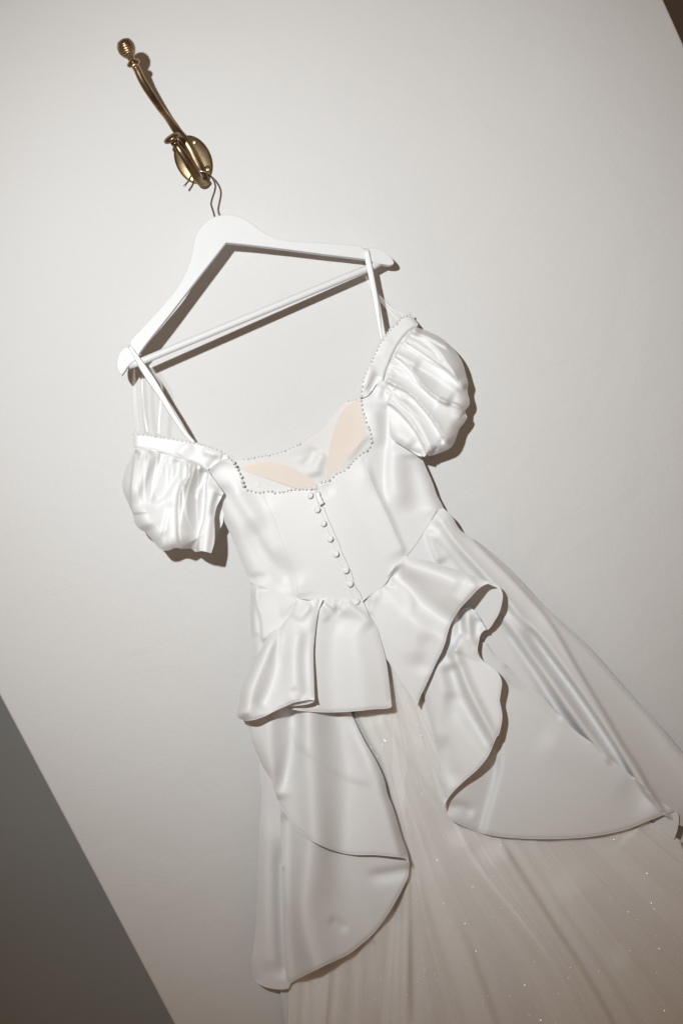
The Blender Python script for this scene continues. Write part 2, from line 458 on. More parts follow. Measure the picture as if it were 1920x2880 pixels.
# ------------------------------------------------------------------ brass coat hook
hc = A((862, 1205))[0]
hook = empty('coat_hook', Pv(*hc, 0), 'aged brass double coat hook with ribbed knob screwed to the wall', 'coat hook')
def plate():
    nx, rings = 64, [(0, 3.9), (.55, 3.6), (.86, 3.0), (.93, 2.4), (.975, 1.9), (1.0, 1.0), (1.0, -1.0)]
    c = Vector(P(*hc, 0)); e = Vector(P(*A((862 + 235 * .42, 1205 + 235 * .91))[0], 0)) - c
    g = Vector(P(*A((862 + 165 * .91, 1205 - 165 * .42))[0], 0)) - c
    v, f = [c + Vector((0, -.0039, 0))], []
    for (r, h) in rings[1:]:
        for k in range(nx):
            a = 2 * math.pi * k / nx
            v.append(c + (e * math.sin(a) + g * math.cos(a)) * r + Vector((0, -h * .001, 0)))
    for k in range(nx): f.append((0, 1 + k, 1 + (k + 1) % nx))
    for i in range(len(rings) - 2):
        for k in range(nx):
            a, b_ = 1 + i * nx + k, 1 + i * nx + (k + 1) % nx
            f.append((a, a + nx, b_ + nx, b_))
    me = from_v('back_plate', v, f)
    import bmesh
    bm = bmesh.new(); bm.from_mesh(me); bmesh.ops.recalc_face_normals(bm, faces=bm.faces); bm.to_mesh(me); bm.free()
    return link('back_plate', me, M_brass, hook)
pl = plate()
pth, q = path3(zx(A, (960, 1395, 9), (935, 1345, 10), (905, 1260, 10.5), (868, 1180, 11), (830, 1100, 12), (775, 1015, 15), (700, 925, 22), (640, 840, 31), (570, 745, 42), (470, 600, 58), (390, 470, 69), (345, 375, 75), (322, 335, 78)))
n = len(pth); u = np.linspace(0, 1, n)
rr = np.interp(u, [0, .12, .3, .36, .55, .8, 1], [.0085, .0072, .0058, .0060, .0046, .0055, .0050])
sweep('upper_arm', pth, rr, M_brass, hook, 16, np.interp(u, [0, .3, .45, .7, 1], [.6, .6, .75, 1, 1]))
pth, q = path3(zx(A, (975, 1385, 8), (955, 1402, 12), (935, 1400, 20), (905, 1370, 29), (860, 1300, 37), (800, 1210, 44), (745, 1130, 49), (705, 1070, 52), (688, 1045, 53.5)), 4)
n = len(pth); u = np.linspace(0, 1, n)
sweep('lower_arm', pth, np.interp(u, [0, .1, .25, .5, .8, .93, 1], [.0085, .0078, .0070, .0062, .0056, .0040, .0060]), M_brass, hook, 16, np.interp(u, [0, .3, .7, 1], [.5, .5, .8, 1]))
ax = Pv(*A((655, 990))[0], 57) - Pv(*A((690, 1050))[0], 53)
me = lathe_mesh('lower_knob', [(.000, .0052), (.002, .0064), (.0035, .0104), (.005, .0120), (.0068, .0124), (.0088, .0112), (.0105, .0080), (.0113, .0034), (.0114, .0003)], Pv(*A((688, 1045))[0], 53.5), ax)
link('lower_knob', me, M_brass, hook)
ax = Pv(*A((240, 165))[0], 95) - Pv(*A((316, 330))[0], 79); k0 = Pv(*A((318, 332))[0], 78.5)
link('collar', lathe_mesh('collar', [(-.001, .0045), (.0, .0075), (.001, .0088), (.0024, .0093), (.0038, .0088), (.0050, .0070), (.006, .0052)], k0, ax), M_brass, hook)
prof = [(.005, .0054), (.008, .0046), (.0105, .0052)]
for i, r in enumerate([.0066, .0090, .0107, .0116, .0119, .0116, .0106, .0088]):
    z = .0115 + i * .0027
    prof += [(z, r * .94), (z + .0005, r), (z + .0014, r * 1.01), (z + .0022, r)]
prof += [(.0334, .0066), (.0346, .0040), (.0350, .0010)]
link('knob', lathe_mesh('knob', prof, k0, ax, 32), M_brass, hook)
for (sx, sy, rot) in ((868, 1035, .5), (993, 1287, 1.2)):
    c = Pv(*A((sx, sy))[0], 3.4)
    me = lathe_mesh('screw', [(-.0006, .0048), (.0009, .0046), (.0015, .0034), (.0018, .0010)], c, (0, -1, 0), 20)
    s = link('screw', me, M_brass, hook)
    d = Vector((math.cos(rot), 0, math.sin(rot))); e = Vector((-d.z, 0, d.x)); y0, y1 = -.0005, -.00185
    v = [c + d * a * .0034 + e * b_ * .00042 + Vector((0, y, 0)) for y in (y0, y1) for a, b_ in ((-1, -1), (1, -1), (1, 1), (-1, 1))]
    slot = link('slot', from_v('slot', v, [(4, 5, 6, 7), (0, 1, 5, 4), (1, 2, 6, 5), (2, 3, 7, 6), (3, 0, 4, 7)]), simple('screw_slot', (.05, .035, .02), .8), hook, False)
    slot.parent = s

# ------------------------------------------------------------------ clothes hanger
hanger = empty('clothes_hanger', Pv(*B((600, 300))[0], 0), 'white painted wooden clothes hanger with trouser bar hanging on the brass hook', 'hanger')
f_h = Field([(B((60, 830))[0], 76), (B((1430, 310))[0], 41)])
def fh(x, y, dz=0): return f_h.at(*B((x, y))[0]) + dz
body = outline(B((75, 884), (56, 858), (49, 825), (55, 790), (68, 762), (88, 744)), B((100, 740), (112, 742), (118, 735), (117, 715), (124, 700)),
    B((124, 700), (160, 662), (200, 620), (290, 520), (355, 440), (400, 355), (425, 280), (440, 200), (465, 145), (505, 105), (550, 83), (610, 76), (670, 88), (720, 117), (780, 160), (830, 185), (900, 205), (1000, 213), (1120, 220), (1230, 229), (1278, 234)),
    B((1278, 234), (1284, 247), (1296, 251), (1307, 247), (1316, 243)), B((1316, 243), (1350, 243), (1390, 260), (1420, 285), (1438, 310), (1439, 322), (1420, 330), (1395, 327), (1350, 319), (1305, 302)),
    B((1305, 302), (1200, 288), (1100, 276), (900, 250), (700, 226), (598, 216)), B((598, 216), (560, 265), (440, 418), (300, 598), (200, 722), (163, 772)), B((163, 772), (155, 795), (112, 832), (92, 860), (75, 884)), step=6)
hb = cloth('shoulder_frame', body, lambda p: f_h(p), M_wood, hanger, step=16, thick=0)
hb.data.polygons.foreach_set('use_smooth', [False] * len(hb.data.polygons))
so = hb.modifiers.new('thickness', 'SOLIDIFY'); so.thickness = .0125; so.offset = -1
bv = hb.modifiers.new('edges', 'BEVEL'); bv.width = .0014; bv.segments = 3; bv.limit_method = 'ANGLE'; bv.angle_limit = math.radians(50)
a, b_ = B((112, 838))[0], B((1378, 316))[0]
pth = [Pv(*(a + (b_ - a) * t), f_h.at(*(a + (b_ - a) * t)) - 5.5) for t in np.linspace(0, 1, 30)]
sweep('trouser_bar', pth, [.0040] + [.0051] * 28 + [.0040], M_wood, hanger, 20)
pth, q = path3(zx(A, (1062, 1745, 52), (1045, 1680, 50), (1025, 1610, 47), (1035, 1560, 44), (1058, 1490, 39), (1064, 1440, 35), (1045, 1385, 29), (1002, 1336, 24), (950, 1312, 22.5), (905, 1310, 22.5), (865, 1325, 23), (838, 1355, 25), (815, 1400, 28), (782, 1441, 31)), 3)
sweep('wire_hook', pth, .00132, M_steel, hanger, 10)
link('wire_tip', lathe_mesh('wire_tip', [(-.0017, .0004), (-.0014, .0011), (0, .0017), (.0014, .0011), (.0017, .0004)], pth[-1], pth[-1] - pth[-3], 14), M_steel, hanger)

# ------------------------------------------------------------------ the dress
dress = empty('wedding_dress', Pv(1000, 1700, 0), 'white satin wedding dress with puff sleeves, pearl neckline and glittering tulle skirt', 'dress')

# shared lines
left_neck = cat(C((145, 682), (230, 684), (320, 699), (410, 713), (530, 733), (620, 750), (700, 775), (770, 801), (830, 837), (870, 877), (900, 927), (935, 1000), (948, 1055), (972, 1086)), L((215, 412), (270, 424), (303, 428), (352, 415), (410, 412), (455, 428), (490, 424), (530, 418), (566, 405), (605, 394), (648, 392), (690, 397), (755, 390), (800, 388)))
right_neck = D((852, 195), (775, 240), (720, 290), (660, 357), (600, 440), (555, 527), (505, 632), (465, 712), (440, 790), (425, 862), (420, 930), (425, 1000), (445, 1072), (467, 1147), (495, 1217), (513, 1290), (507, 1348), (480, 1387), (440, 1417), (400, 1445), (350, 1490), (322, 1525), (275, 1573), (210, 1600), (150, 1655), (55, 1687))
placket_l = N((150, 0), (200, 180), (265, 350), (340, 560), (420, 760), (510, 1000), (590, 1200), (670, 1400), (740, 1600), (810, 1800), (850, 1900), (900, 2080))
zip_line = N((178, 0), (205, 110), (245, 230), (300, 285), (355, 390), (400, 520), (470, 660), (530, 810), (600, 960), (650, 1110), (720, 1270), (790, 1410), (850, 1570), (900, 1750), (950, 1840), (1000, 1900), (1030, 2000), (1070, 2090), (1120, 2200), (1160, 2290))
waist_l = E((270, 1037), (325, 1062), (390, 1086), (500, 1126), (560, 1146), (632, 1160))
waist_c = E((632, 1160), (700, 1170), (800, 1166), (900, 1170), (1000, 1172), (1040, 1185), (1095, 1190))
waist_r = E((1095, 1180), (1170, 1122), (1240, 1075), (1285, 1020), (1290, 1003), (1340, 940), (1372, 900), (1412, 856))
side_seam_r = G((275, 557), (380, 420), (480, 262), (585, 106), (625, 96))
seam_l = E((362, 385), (400, 480), (440, 560), (470, 650), (520, 790), (570, 930), (610, 1060), (632, 1160))
seam_r = E((1103, 118), (1150, 270), (1220, 430), (1290, 580), (1340, 700), (1412, 856))
left_edge = cat(C((808, 1115), (790, 1200), (800, 1290), (865, 1440), (940, 1625), (980, 1720)), E((255, 1000), (270, 1037)))
right_edge = cat(MM((905, 1195), (960, 1330), (1060, 1560), (1105, 1690), (1130, 1750), (1180, 1840), (1210, 1905)))

f_body = Field([(E((700, 700))[0], 64), (E((735, 345))[0], 60), (E((300, 380))[0], 58), (C((870, 880))[0], 58), (C((700, 945))[0], 62), (E((130, 720))[0], 44), (E((270, 1035))[0], 38), (E((450, 900))[0], 52),
                (E((632, 1160))[0], 55), (E((900, 1170))[0], 60), (E((1095, 1190))[0], 61), (E((1412, 856))[0], 50), (G((600, 100))[0], 33), (MM((930, 1300))[0], 34), (D((513, 1300))[0], 54), (D((430, 870))[0], 50), (D((620, 800))[0], 52), (E((1000, 600))[0], 64), (D((750, 1400))[0], 47)],
    [roll(left_edge, 16, 40), roll(right_edge, 12, 34),
     # left side: diagonal drape from the shoulder to the waist seam
     ridge(C((830, 930), (865, 1020), (935, 1170), (1050, 1350), (1175, 1545), (1290, 1700)), 8, 30, 22, .25, .25),
     ridge(E((250, 560), (330, 700), (430, 850), (540, 1010), (600, 1100)), -7, 40, 30, .25, .2),
     ridge(E((40, 330), (90, 480), (200, 640), (330, 830)), 3.5, 22, 24, .2, .4),
     # seams
     ridge(seam_l, -1.0, 4, 4, .02, .02), ridge(seam_l, 2.5, 26, 10, .2, .05), ridge(seam_r, -.9, 3.5, 3.5, .02, .02), ridge(seam_r, 4.5, 8, 30, .2, .1),
     # right of the right seam: two soft vertical drapes
     ridge(MM((430, 420), (440, 700), (425, 950), (395, 1300), (390, 1600), (410, 1900)), -6.5, 10, 26, .1, .3),
     ridge(MM((560, 1000), (560, 1300), (580, 1600), (640, 1950)), 5, 40, 26, .2, .3),
     ridge(MM((770, 1150), (770, 1500), (860, 2000)), -4, 34, 34, .1, .1),
     ridge(MM((250, 500), (280, 800), (290, 1100)), 3.5, 20, 24, .2, .3),
     ridge(E((830, 320), (860, 420)), -1.5, 14, 14, .1, .6),
     ridge(E((270, 1020), (330, 1000), (420, 1010)), -3, 10, 14, .1, .6),
     # gathers at the shoulders
     ridge(MM((300, 200), (180, 390)), -5, 9, 14, .1, .5), ridge(MM((420, 230), (390, 380), (350, 430)), -4, 7, 12, .1, .5),
     ridge(C((690, 945), (800, 868), (850, 890), (880, 950)), 4, 9, 9, .1, .5), ridge(C((700, 960), (740, 1020), (806, 1110)), -3, 9, 9, .1, .1)],
    noise=0.017, nscale=119)

nl = smooth(left_neck, 4); nr = smooth(right_neck, 4)
def part_of(line, a, b_):
    """piece of a polyline between the points nearest to a and b"""
    i = int(np.argmin(np.linalg.norm(line - a, axis=1))); j = int(np.argmin(np.linalg.norm(line - b_, axis=1)))
    return line[i:j + 1] if i <= j else line[j:i + 1][::-1]
shoulder_l = C((850, 890))[0]
nl_b = part_of(nl, C((850, 857))[0], nl[-1]); nl_s = part_of(nl, nl[0], C((850, 857))[0])
gap = 1.2
# left side panel (shoulder to waist)
iL = E((362, 385))[0]
body_l = outline(part_of(nl, C((850, 857))[0], L((330, 420))[0]), seam_l, waist_l[::-1], left_edge[::-1], C((808, 1115), (740, 1020), (688, 946)), C((688, 946), (745, 905), (800, 868), (835, 866), (850, 857)))
cloth('bodice_panel', body_l, f_body, M_satin, dress)
body_lc = outline(part_of(nl, L((330, 420))[0], nl[-1]), cat(nl[-1], N((150, 0))), placket_l, cat(E((1000, 1172)), waist_c[3::-1]), seam_l[::-1])
cloth('bodice_panel', body_lc, f_body, M_satin, dress)
f_plk = Field([(q[0], q[1]) for q in zip(f_body.c, f_body(f_body.c))], [lambda p, h: f_body(p) - 1.6])
plk = outline(cat(N((140, 0)), placket_l[1:-1] - np.array([3, 0]), N((880, 2085), (960, 2150), (1080, 2230))), N((1160, 2290)), zip_line[::-1] + np.array([.3, 0]))
cloth('button_placket', plk, f_plk, M_satin, dress)
f_right = Field([(q[0], q[1]) for q in zip(f_body.c, f_body(f_body.c))], [lambda p, h: f_body(p) + .5, ridge(zip_line, -1.2, 5, 5, 0, 0)])
body_rc = outline(part_of(nr, seam_r[0], nr[-1]), zip_line[2:-3] + np.array([1.1, -.2]), waist_r, seam_r[::-1])
cloth('bodice_panel', body_rc, f_right, M_satin, dress)
under_arm = MM((440, 400), (440, 700), (455, 850), (475, 915), (560, 1010), (700, 1100), (850, 1180), (905, 1195))
body_r = outline(part_of(nr, D((432, 930))[0], seam_r[0]), seam_r, side_seam_r, right_edge[::-1],
                 MM((905, 1195), (800, 1140)), MM((700, 900), (640, 600), (560, 350), (450, 215), (420, 160), (370, 150)), D((618, 782), (560, 815), (515, 880), (470, 925), (432, 935)))
cloth('bodice_panel', body_r, f_body, M_satin, dress)

# lining seen through the neckline, with its pearls and two nude cups
back_top = cat(C((880, 880), (905, 876)), L((150, 107), (220, 98), (290, 82), (390, 68), (460, 52), (520, 33), (590, 6)), K((690, 1018), (735, 990), (775, 940), (800, 922), (824, 917)))
f_back = Field([(K((545, 1070))[0], 46), (K((640, 1050))[0], 24), (K((740, 990))[0], 17), (K((824, 917))[0], 40), (K((720, 1115))[0], 22), (K((860, 1000))[0], 42), (K((600, 1120))[0], 36)],
               [ridge(L((860, 20), (780, 120), (680, 200)), -4, 14, 20, .1, .4), ridge(L((900, 40), (860, 160), (850, 290)), 4, 16, 16, .1, .3), ridge(L((700, 60), (760, 200), (830, 300)), 2.5, 18, 18, .2, .3)], noise=0.035, nscale=102)
lin = outline(back_top, cat(K((840, 920), (868, 1000), (850, 1060), (740, 1130), (640, 1150), (560, 1140), (540, 1080))), K((538, 1066)))
cloth('bodice_lining', lin, f_back, M_lining, dress)
f_cup1 = Field([(q, f_back.at(*q) + 1.6) for q in f_back.c], [roll(L((92, 180), (180, 145), (330, 128), (480, 145), (640, 200), (760, 280), (850, 345)), 2.5, 10)])
cup1 = outline(L((92, 186), (150, 150), (240, 132), (340, 128), (430, 135), (520, 155), (610, 190), (720, 250), (800, 300), (850, 342)), L((855, 395), (760, 400), (650, 385)), L((540, 350), (400, 300), (250, 250), (140, 212), (92, 186)))
cloth('bust_cup', cup1, f_cup1, M_cup, dress)
f_cup2 = Field([(q, f_back.at(*q) + 1.6) for q in f_back.c])
cup2 = outline(D((400, 950), (330, 985), (270, 1040), (220, 1120), (180, 1230), (150, 1350), (130, 1480), (122, 1610)), D((122, 1640), (250, 1590), (330, 1500)), D((340, 1470), (400, 1370), (450, 1300), (470, 1225), (440, 1100), (415, 1000), (400, 950)))
cloth('bust_cup', cup2, f_cup2, M_cup, dress)
f_in = Field([(L((150, 230))[0], 55), (L((600, 400))[0], 56), (L((300, 420))[0], 55.5)], [ridge(L((160, 340), (300, 385), (430, 375), (520, 400)), 3, 8, 8, .1, .1)])
tape = outline(L((68, 182), (140, 214), (250, 252), (400, 302), (540, 352), (640, 390)), L((520, 425), (300, 436), (195, 412), (118, 345), (90, 260), (68, 182)))
cloth('bodice_facing', tape, Field([(L((150, 230))[0], 58), (L((640, 390))[0], 55), (L((300, 420))[0], 57), (L((90, 190))[0], 58)], noise=0.042, nscale=85), M_lining, dress)
tg = outline(L((232, 296), (292, 296)), L((292, 296), (298, 375)), L((298, 375), (222, 372)), L((222, 372), (232, 296)))
cloth('care_label', tg, Field([(L((232, 296))[0], 56), (L((298, 372))[0], 58)]), M_lining, dress)
# facing edge right of the placket
fr = outline(D((515, 1300), (490, 1260), (440, 1300), (380, 1380), (320, 1440), (250, 1545), (150, 1610), (60, 1670)), part_of(nr, nr[-1], D((513, 1290))[0]))
cloth('bodice_facing', fr, Field([(D((500, 1280))[0], 51), (D((380, 1400))[0], 52), (D((60, 1670))[0], 56)], [ridge(D((505, 1265), (440, 1310), (380, 1390), (300, 1480)), 2, 6, 6, .1, .1)]), M_lining, dress)

# sleeves
out_l = C((165, 785), (120, 870), (80, 960), (62, 1060), (75, 1120), (110, 1200), (140, 1272), (150, 1325), (180, 1372), (230, 1405), (290, 1470), (350, 1535), (400, 1537), (450, 1519), (500, 1524), (570, 1526), (605, 1549), (640, 1541), (716, 1557))
puff_l = outline(out_l, C((716, 1557), (738, 1480), (742, 1400), (740, 1300), (755, 1220), (790, 1150), (808, 1115)), C((808, 1115), (745, 1025), (686, 946)), C((686, 946), (640, 916), (560, 880), (480, 855), (380, 825), (300, 802), (200, 784), (165, 785)))
f_sl = Field([(C((165, 790))[0], 62), (C((380, 830))[0], 72), (C((686, 946))[0], 62), (C((800, 1110))[0], 60), (C((400, 1150))[0], 98), (C((140, 1150))[0], 78), (C((400, 1400))[0], 98), (C((680, 1450))[0], 86), (C((250, 1330))[0], 90), (C((640, 1200))[0], 88), (C((550, 1500))[0], 90)],
    [roll(out_l[:-1], 30, 42, .04, .05),
     ridge(C((158, 830), (138, 1000), (128, 1120), (140, 1280)), 6.5, 26, 3, .1, .05),
     ridge(C((300, 810), (240, 950), (180, 1080), (150, 1200)), 6, 14, 26, .1, .3),
     ridge(C((385, 820), (355, 870), (330, 930), (300, 1020), (270, 1110), (250, 1180)), -6, 5, 22, .02, .6),
     ridge(C((250, 1175), (310, 1165), (370, 1120), (430, 1030), (470, 940), (480, 860)), -7, 20, 9, .2, .1),
     ridge(C((490, 850), (470, 930), (480, 1000), (500, 1040)), -5, 5, 18, .02, .5),
     ridge(C((555, 875), (552, 1000), (492, 1090), (475, 1200), (474, 1300), (480, 1420), (500, 1500), (528, 1540)), 14, 34, 6, .03, .05),
     ridge(C((684, 945), (640, 1040), (604, 1115), (590, 1180)), -8, 4, 20, .02, .4),
     ridge(C((690, 955), (668, 1050), (664, 1150), (650, 1300), (618, 1420), (605, 1550)), -11, 4, 22, .03, 0),
     ridge(C((740, 1040), (715, 1200), (690, 1400), (670, 1550)), 6, 14, 18, .1, 0),
     ridge(C((400, 1160), (420, 1300), (420, 1420), (350, 1480), (300, 1450)), -5, 20, 26, .2, .3),
     ridge(C((240, 1190), (230, 1300), (260, 1400)), 5, 30, 30, .3, .3),
     ridge(C((780, 1120), (740, 1210), (738, 1300)), -5, 16, 12, .1, .2)] +
    [ridge(C((x, y), (x - 8, y + 50), (x - 14, y + 110)), a_, 5, 8, .02, .7) for x, y, a_ in ((205, 790, 3), (262, 800, 2.5), (330, 812, 3.5), (430, 842, 3), (600, 900, 3), (640, 918, 3))] + pleats(C((200, 786), (380, 827), (560, 882), (680, 942)), C((150, 1300), (300, 1470), (500, 1524), (700, 1555)), 9, (1.6, 3.0), (11, 17), 5) + seam_gathers(C((180, 786), (380, 827), (560, 882), (686, 946)), [(-.25, 1), (-.35, 1)], 22, (25, 70), (.8, 1.8), (3, 6), 8), noise=0.042, nscale=93)
cloth('puff_sleeve', puff_l, f_sl, M_satin, dress, 2.7)
slv_in = outline(C((775, 1180), (808, 1115)), C((812, 1120), (806, 1300)), C((800, 1340), (770, 1400), (718, 1556)), C((718, 1556), (740, 1440), (738, 1300), (755, 1220)))
cloth('sleeve_lining', slv_in, Field([(C((808, 1130))[0], 44), (C((740, 1500))[0], 50)]), M_lining, dress)
band_l = outline(part_of(nl, nl[0], C((850, 857))[0]), C((850, 857), (835, 868), (800, 868), (745, 905), (688, 947)), C((688, 947), (640, 918), (560, 882), (480, 857), (380, 827), (300, 803), (200, 786), (150, 782)), C((146, 775), (143, 730), (145, 682)))
f_bl = Field([(C((145, 730))[0], 62), (C((400, 760))[0], 74), (C((688, 900))[0], 68), (C((845, 860))[0], 60)],
             [roll(C((143, 680), (143, 785)), 8, 16), roll(C((150, 784), (200, 786), (300, 803), (380, 827), (480, 857), (560, 882), (640, 918), (688, 947)), 3.5, 8), roll(nl_s, 2, 6),
              ridge(C((480, 840), (520, 780), (600, 760)), 3, 14, 20, .1, .4), ridge(C((690, 940), (780, 850), (830, 850)), -3, 10, 12, .1, .2), ridge(C((640, 800), (740, 830), (800, 855)), 4, 14, 10, .2, .1)], noise=0.035, nscale=102)
cloth('sleeve_band', band_l, f_bl, M_satin, dress, 2.7)

out_r = D((905, 310), (1000, 345), (1090, 385), (1160, 430), (1215, 480), (1260, 530), (1300, 590), (1330, 660), (1350, 740), (1368, 810), (1362, 880), (1380, 960), (1376, 1000), (1342, 1060), (1358, 1108), (1330, 1160), (1290, 1210), (1265, 1280), (1235, 1350), (1200, 1385), (1150, 1410), (1020, 1448), (1005, 1435), (985, 1456))
puff_r = outline(out_r, D((985, 1456), (930, 1445), (850, 1400), (770, 1350), (720, 1320), (685, 1280), (672, 1200), (662, 1120), (650, 1000), (640, 900), (648, 850)), D((648, 850), (625, 790)), D((625, 778), (650, 690), (690, 590), (735, 490), (790, 410), (850, 345), (905, 310)))
f_sr = Field([(D((905, 310))[0], 38), (D((735, 490))[0], 50), (D((630, 790))[0], 54), (D((1050, 850))[0], 74), (D((1330, 850))[0], 58), (D((1150, 500))[0], 54), (D((1150, 1250))[0], 66), (D((720, 1250))[0], 60), (D((670, 1000))[0], 58), (D((900, 1200))[0], 72), (D((850, 700))[0], 66)],
    [roll(out_r, 24, 36, .05, .05), roll(D((985, 1456), (850, 1400), (720, 1320), (685, 1280), (665, 1120)), 12, 22, .1, .3),
     ridge(D((870, 345), (960, 372), (1060, 418), (1150, 470), (1250, 555)), 4.5, 20, 5, .05, .3),
     ridge(D((850, 360), (940, 385), (1030, 440), (1110, 520), (1180, 620), (1300, 790)), 5.5, 24, 7, .05, .2),
     ridge(D((800, 425), (900, 480), (1020, 560), (1140, 650), (1250, 750), (1350, 870)), 8, 34, 5, .05, .08),
     ridge(D((880, 640), (980, 690), (1080, 750), (1200, 860)), -5, 22, 18, .2, .3),
     ridge(D((1100, 600), (1200, 690), (1290, 790)), 3.5, 12, 4, .2, .3),
     ridge(D((712, 555), (800, 610), (870, 680), (950, 800), (1030, 890), (1110, 950), (1220, 1010)), 9, 26, 5, .04, .1),
     ridge(D((1090, 940), (1180, 975), (1270, 1005), (1345, 1062)), 6, 5, 16, .1, .06),
     ridge(D((640, 782), (740, 830), (850, 890), (930, 970), (1010, 1060), (1090, 1170), (1150, 1270), (1215, 1370)), 9.5, 24, 5, .03, .1),
     ridge(D((700, 860), (760, 920), (860, 960), (920, 985)), -4, 8, 10, .1, .3),
     ridge(D((650, 970), (700, 992), (780, 1060), (860, 1150), (940, 1265), (1000, 1380), (1015, 1440)), 8, 30, 6, .04, .05),
     ridge(D((690, 1250), (800, 1280), (900, 1360)), 4, 24, 30, .3, .3),
     ridge(D((1150, 1285), (1128, 1350)), -4, 5, 8, .1, .3), ridge(D((1098, 1378), (1060, 1414)), -5, 5, 5, .1, .2)] +
    [ridge(D((x, y), (x + dx, y + dy)), a_, 5, 8, .02, .7) for x, y, dx, dy, a_ in ((760, 460, 80, 30, 3), (690, 600, 90, 40, 3), (665, 690, 90, 40, 2), (645, 730, 90, 30, 3), (880, 335, 70, 20, 2))] + pleats(D((645, 900), (625, 785), (735, 490), (890, 320)), D((960, 1450), (1200, 1385), (1375, 980), (1200, 480)), 9, (1.5, 2.8), (11, 17), 6, .02) + seam_gathers(D((622, 785), (650, 690), (690, 590), (735, 490), (790, 410), (850, 345)), [(1, .55), (1, .3)], 22, (25, 70), (.8, 1.8), (3, 6), 9), noise=0.042, nscale=93)
cloth('puff_sleeve', puff_r, f_sr, M_satin, dress, 2.7)
band_r = outline(part_of(nr, nr[0], D((425, 935))[0]), D((430, 940), (470, 925), (515, 880), (560, 815), (620, 780)), D((620, 780), (650, 690), (690, 590), (735, 490), (790, 410), (850, 345), (905, 312)), D((922, 300), (926, 282)), D((925, 280), (890, 238), (855, 198)))
f_br = Field([(D((890, 250))[0], 36), (D((700, 400))[0], 48), (D((560, 620))[0], 54), (D((440, 900))[0], 51.5), (D((600, 790))[0], 55)],
             [roll(D((855, 195), (928, 284)), 5, 14), roll(D((620, 780), (650, 690), (690, 590), (735, 490), (790, 410), (850, 345), (905, 312)), 3.5, 8), roll(nr[:60], 1.5, 6),
              ridge(D((520, 640), (490, 760), (470, 880)), 3, 14, 10, .2, .3), ridge(D((600, 720), (545, 780), (490, 900)), -4, 12, 12, .2, .2), ridge(D((700, 400), (600, 600)), 2, 22, 22, .3, .3)], noise=0.035, nscale=102)
cloth('sleeve_band', band_r, f_br, M_satin, dress, 2.7)

# ---- skirt layers, from the wall outwards
# tulle underskirt
fan = [cat(I((600, 1900)), I((560, 2200)), I((530, 2800))), cat(F((800, 1000)), I((700, 1500), (720, 1930), (722, 2100), (690, 2400), (660, 2800))), cat(F((1000, 1000)), I((900, 200), (1010, 500), (1130, 1000), (1180, 1500), (1150, 2000), (1130, 2400), (1120, 2800))),
       cat(F((1080, 900)), I((960, 105), (1090, 330), (1190, 560), (1270, 900), (1330, 1200), (1345, 1600), (1360, 2352), (1370, 2700))), cat(F((1180, 900)), J((0, 60), (60, 250), (110, 480), (180, 750), (260, 1000), (360, 1339), (440, 1650))),
       cat(F((1350, 1000)), J((240, 60), (340, 280), (500, 560), (700, 800), (880, 1050), (1050, 1400), (1150, 1650))), cat(F((1450, 1000)), J((420, 60), (560, 330), (760, 650), (1000, 1020), (1180, 1339), (1350, 1650))),
       cat(F((1568, 1000)), J((600, 60), (800, 330), (1050, 700), (1280, 1000), (1500, 1300), (1700, 1550))), cat(F((1700, 1000)), J((900, 60), (1250, 260), (1450, 420), (1700, 620), (2000, 850)))]
gathers = []
for a_, b_ in zip(fan[:-1], fan[1:]):
    qa, qb = smooth(a_, 10), smooth(b_, 10)
    ra = np.stack([np.interp(np.linspace(0, 1, 14), np.linspace(0, 1, len(qa)), qa[:, i]) for i in (0, 1)], 1)
    rb = np.stack([np.interp(np.linspace(0, 1, 14), np.linspace(0, 1, len(qb)), qb[:, i]) for i in (0, 1)], 1)
    for t in np.sort(rng.uniform(.03, .97, 8)):
        w_ = rng.uniform(4, 12); t2 = t + rng.normal(0, .06); m_ = np.linspace(t, t2, 14)[:, None]
        gathers.append(ridge(ra + (rb - ra) * m_, rng.choice([-1, 1]) * rng.uniform(.12, .25) * w_, w_ * rng.uniform(.6, 1), w_ * rng.uniform(1.2, 2.6), rng.uniform(0, .4), rng.choice([0, 0, .4])))
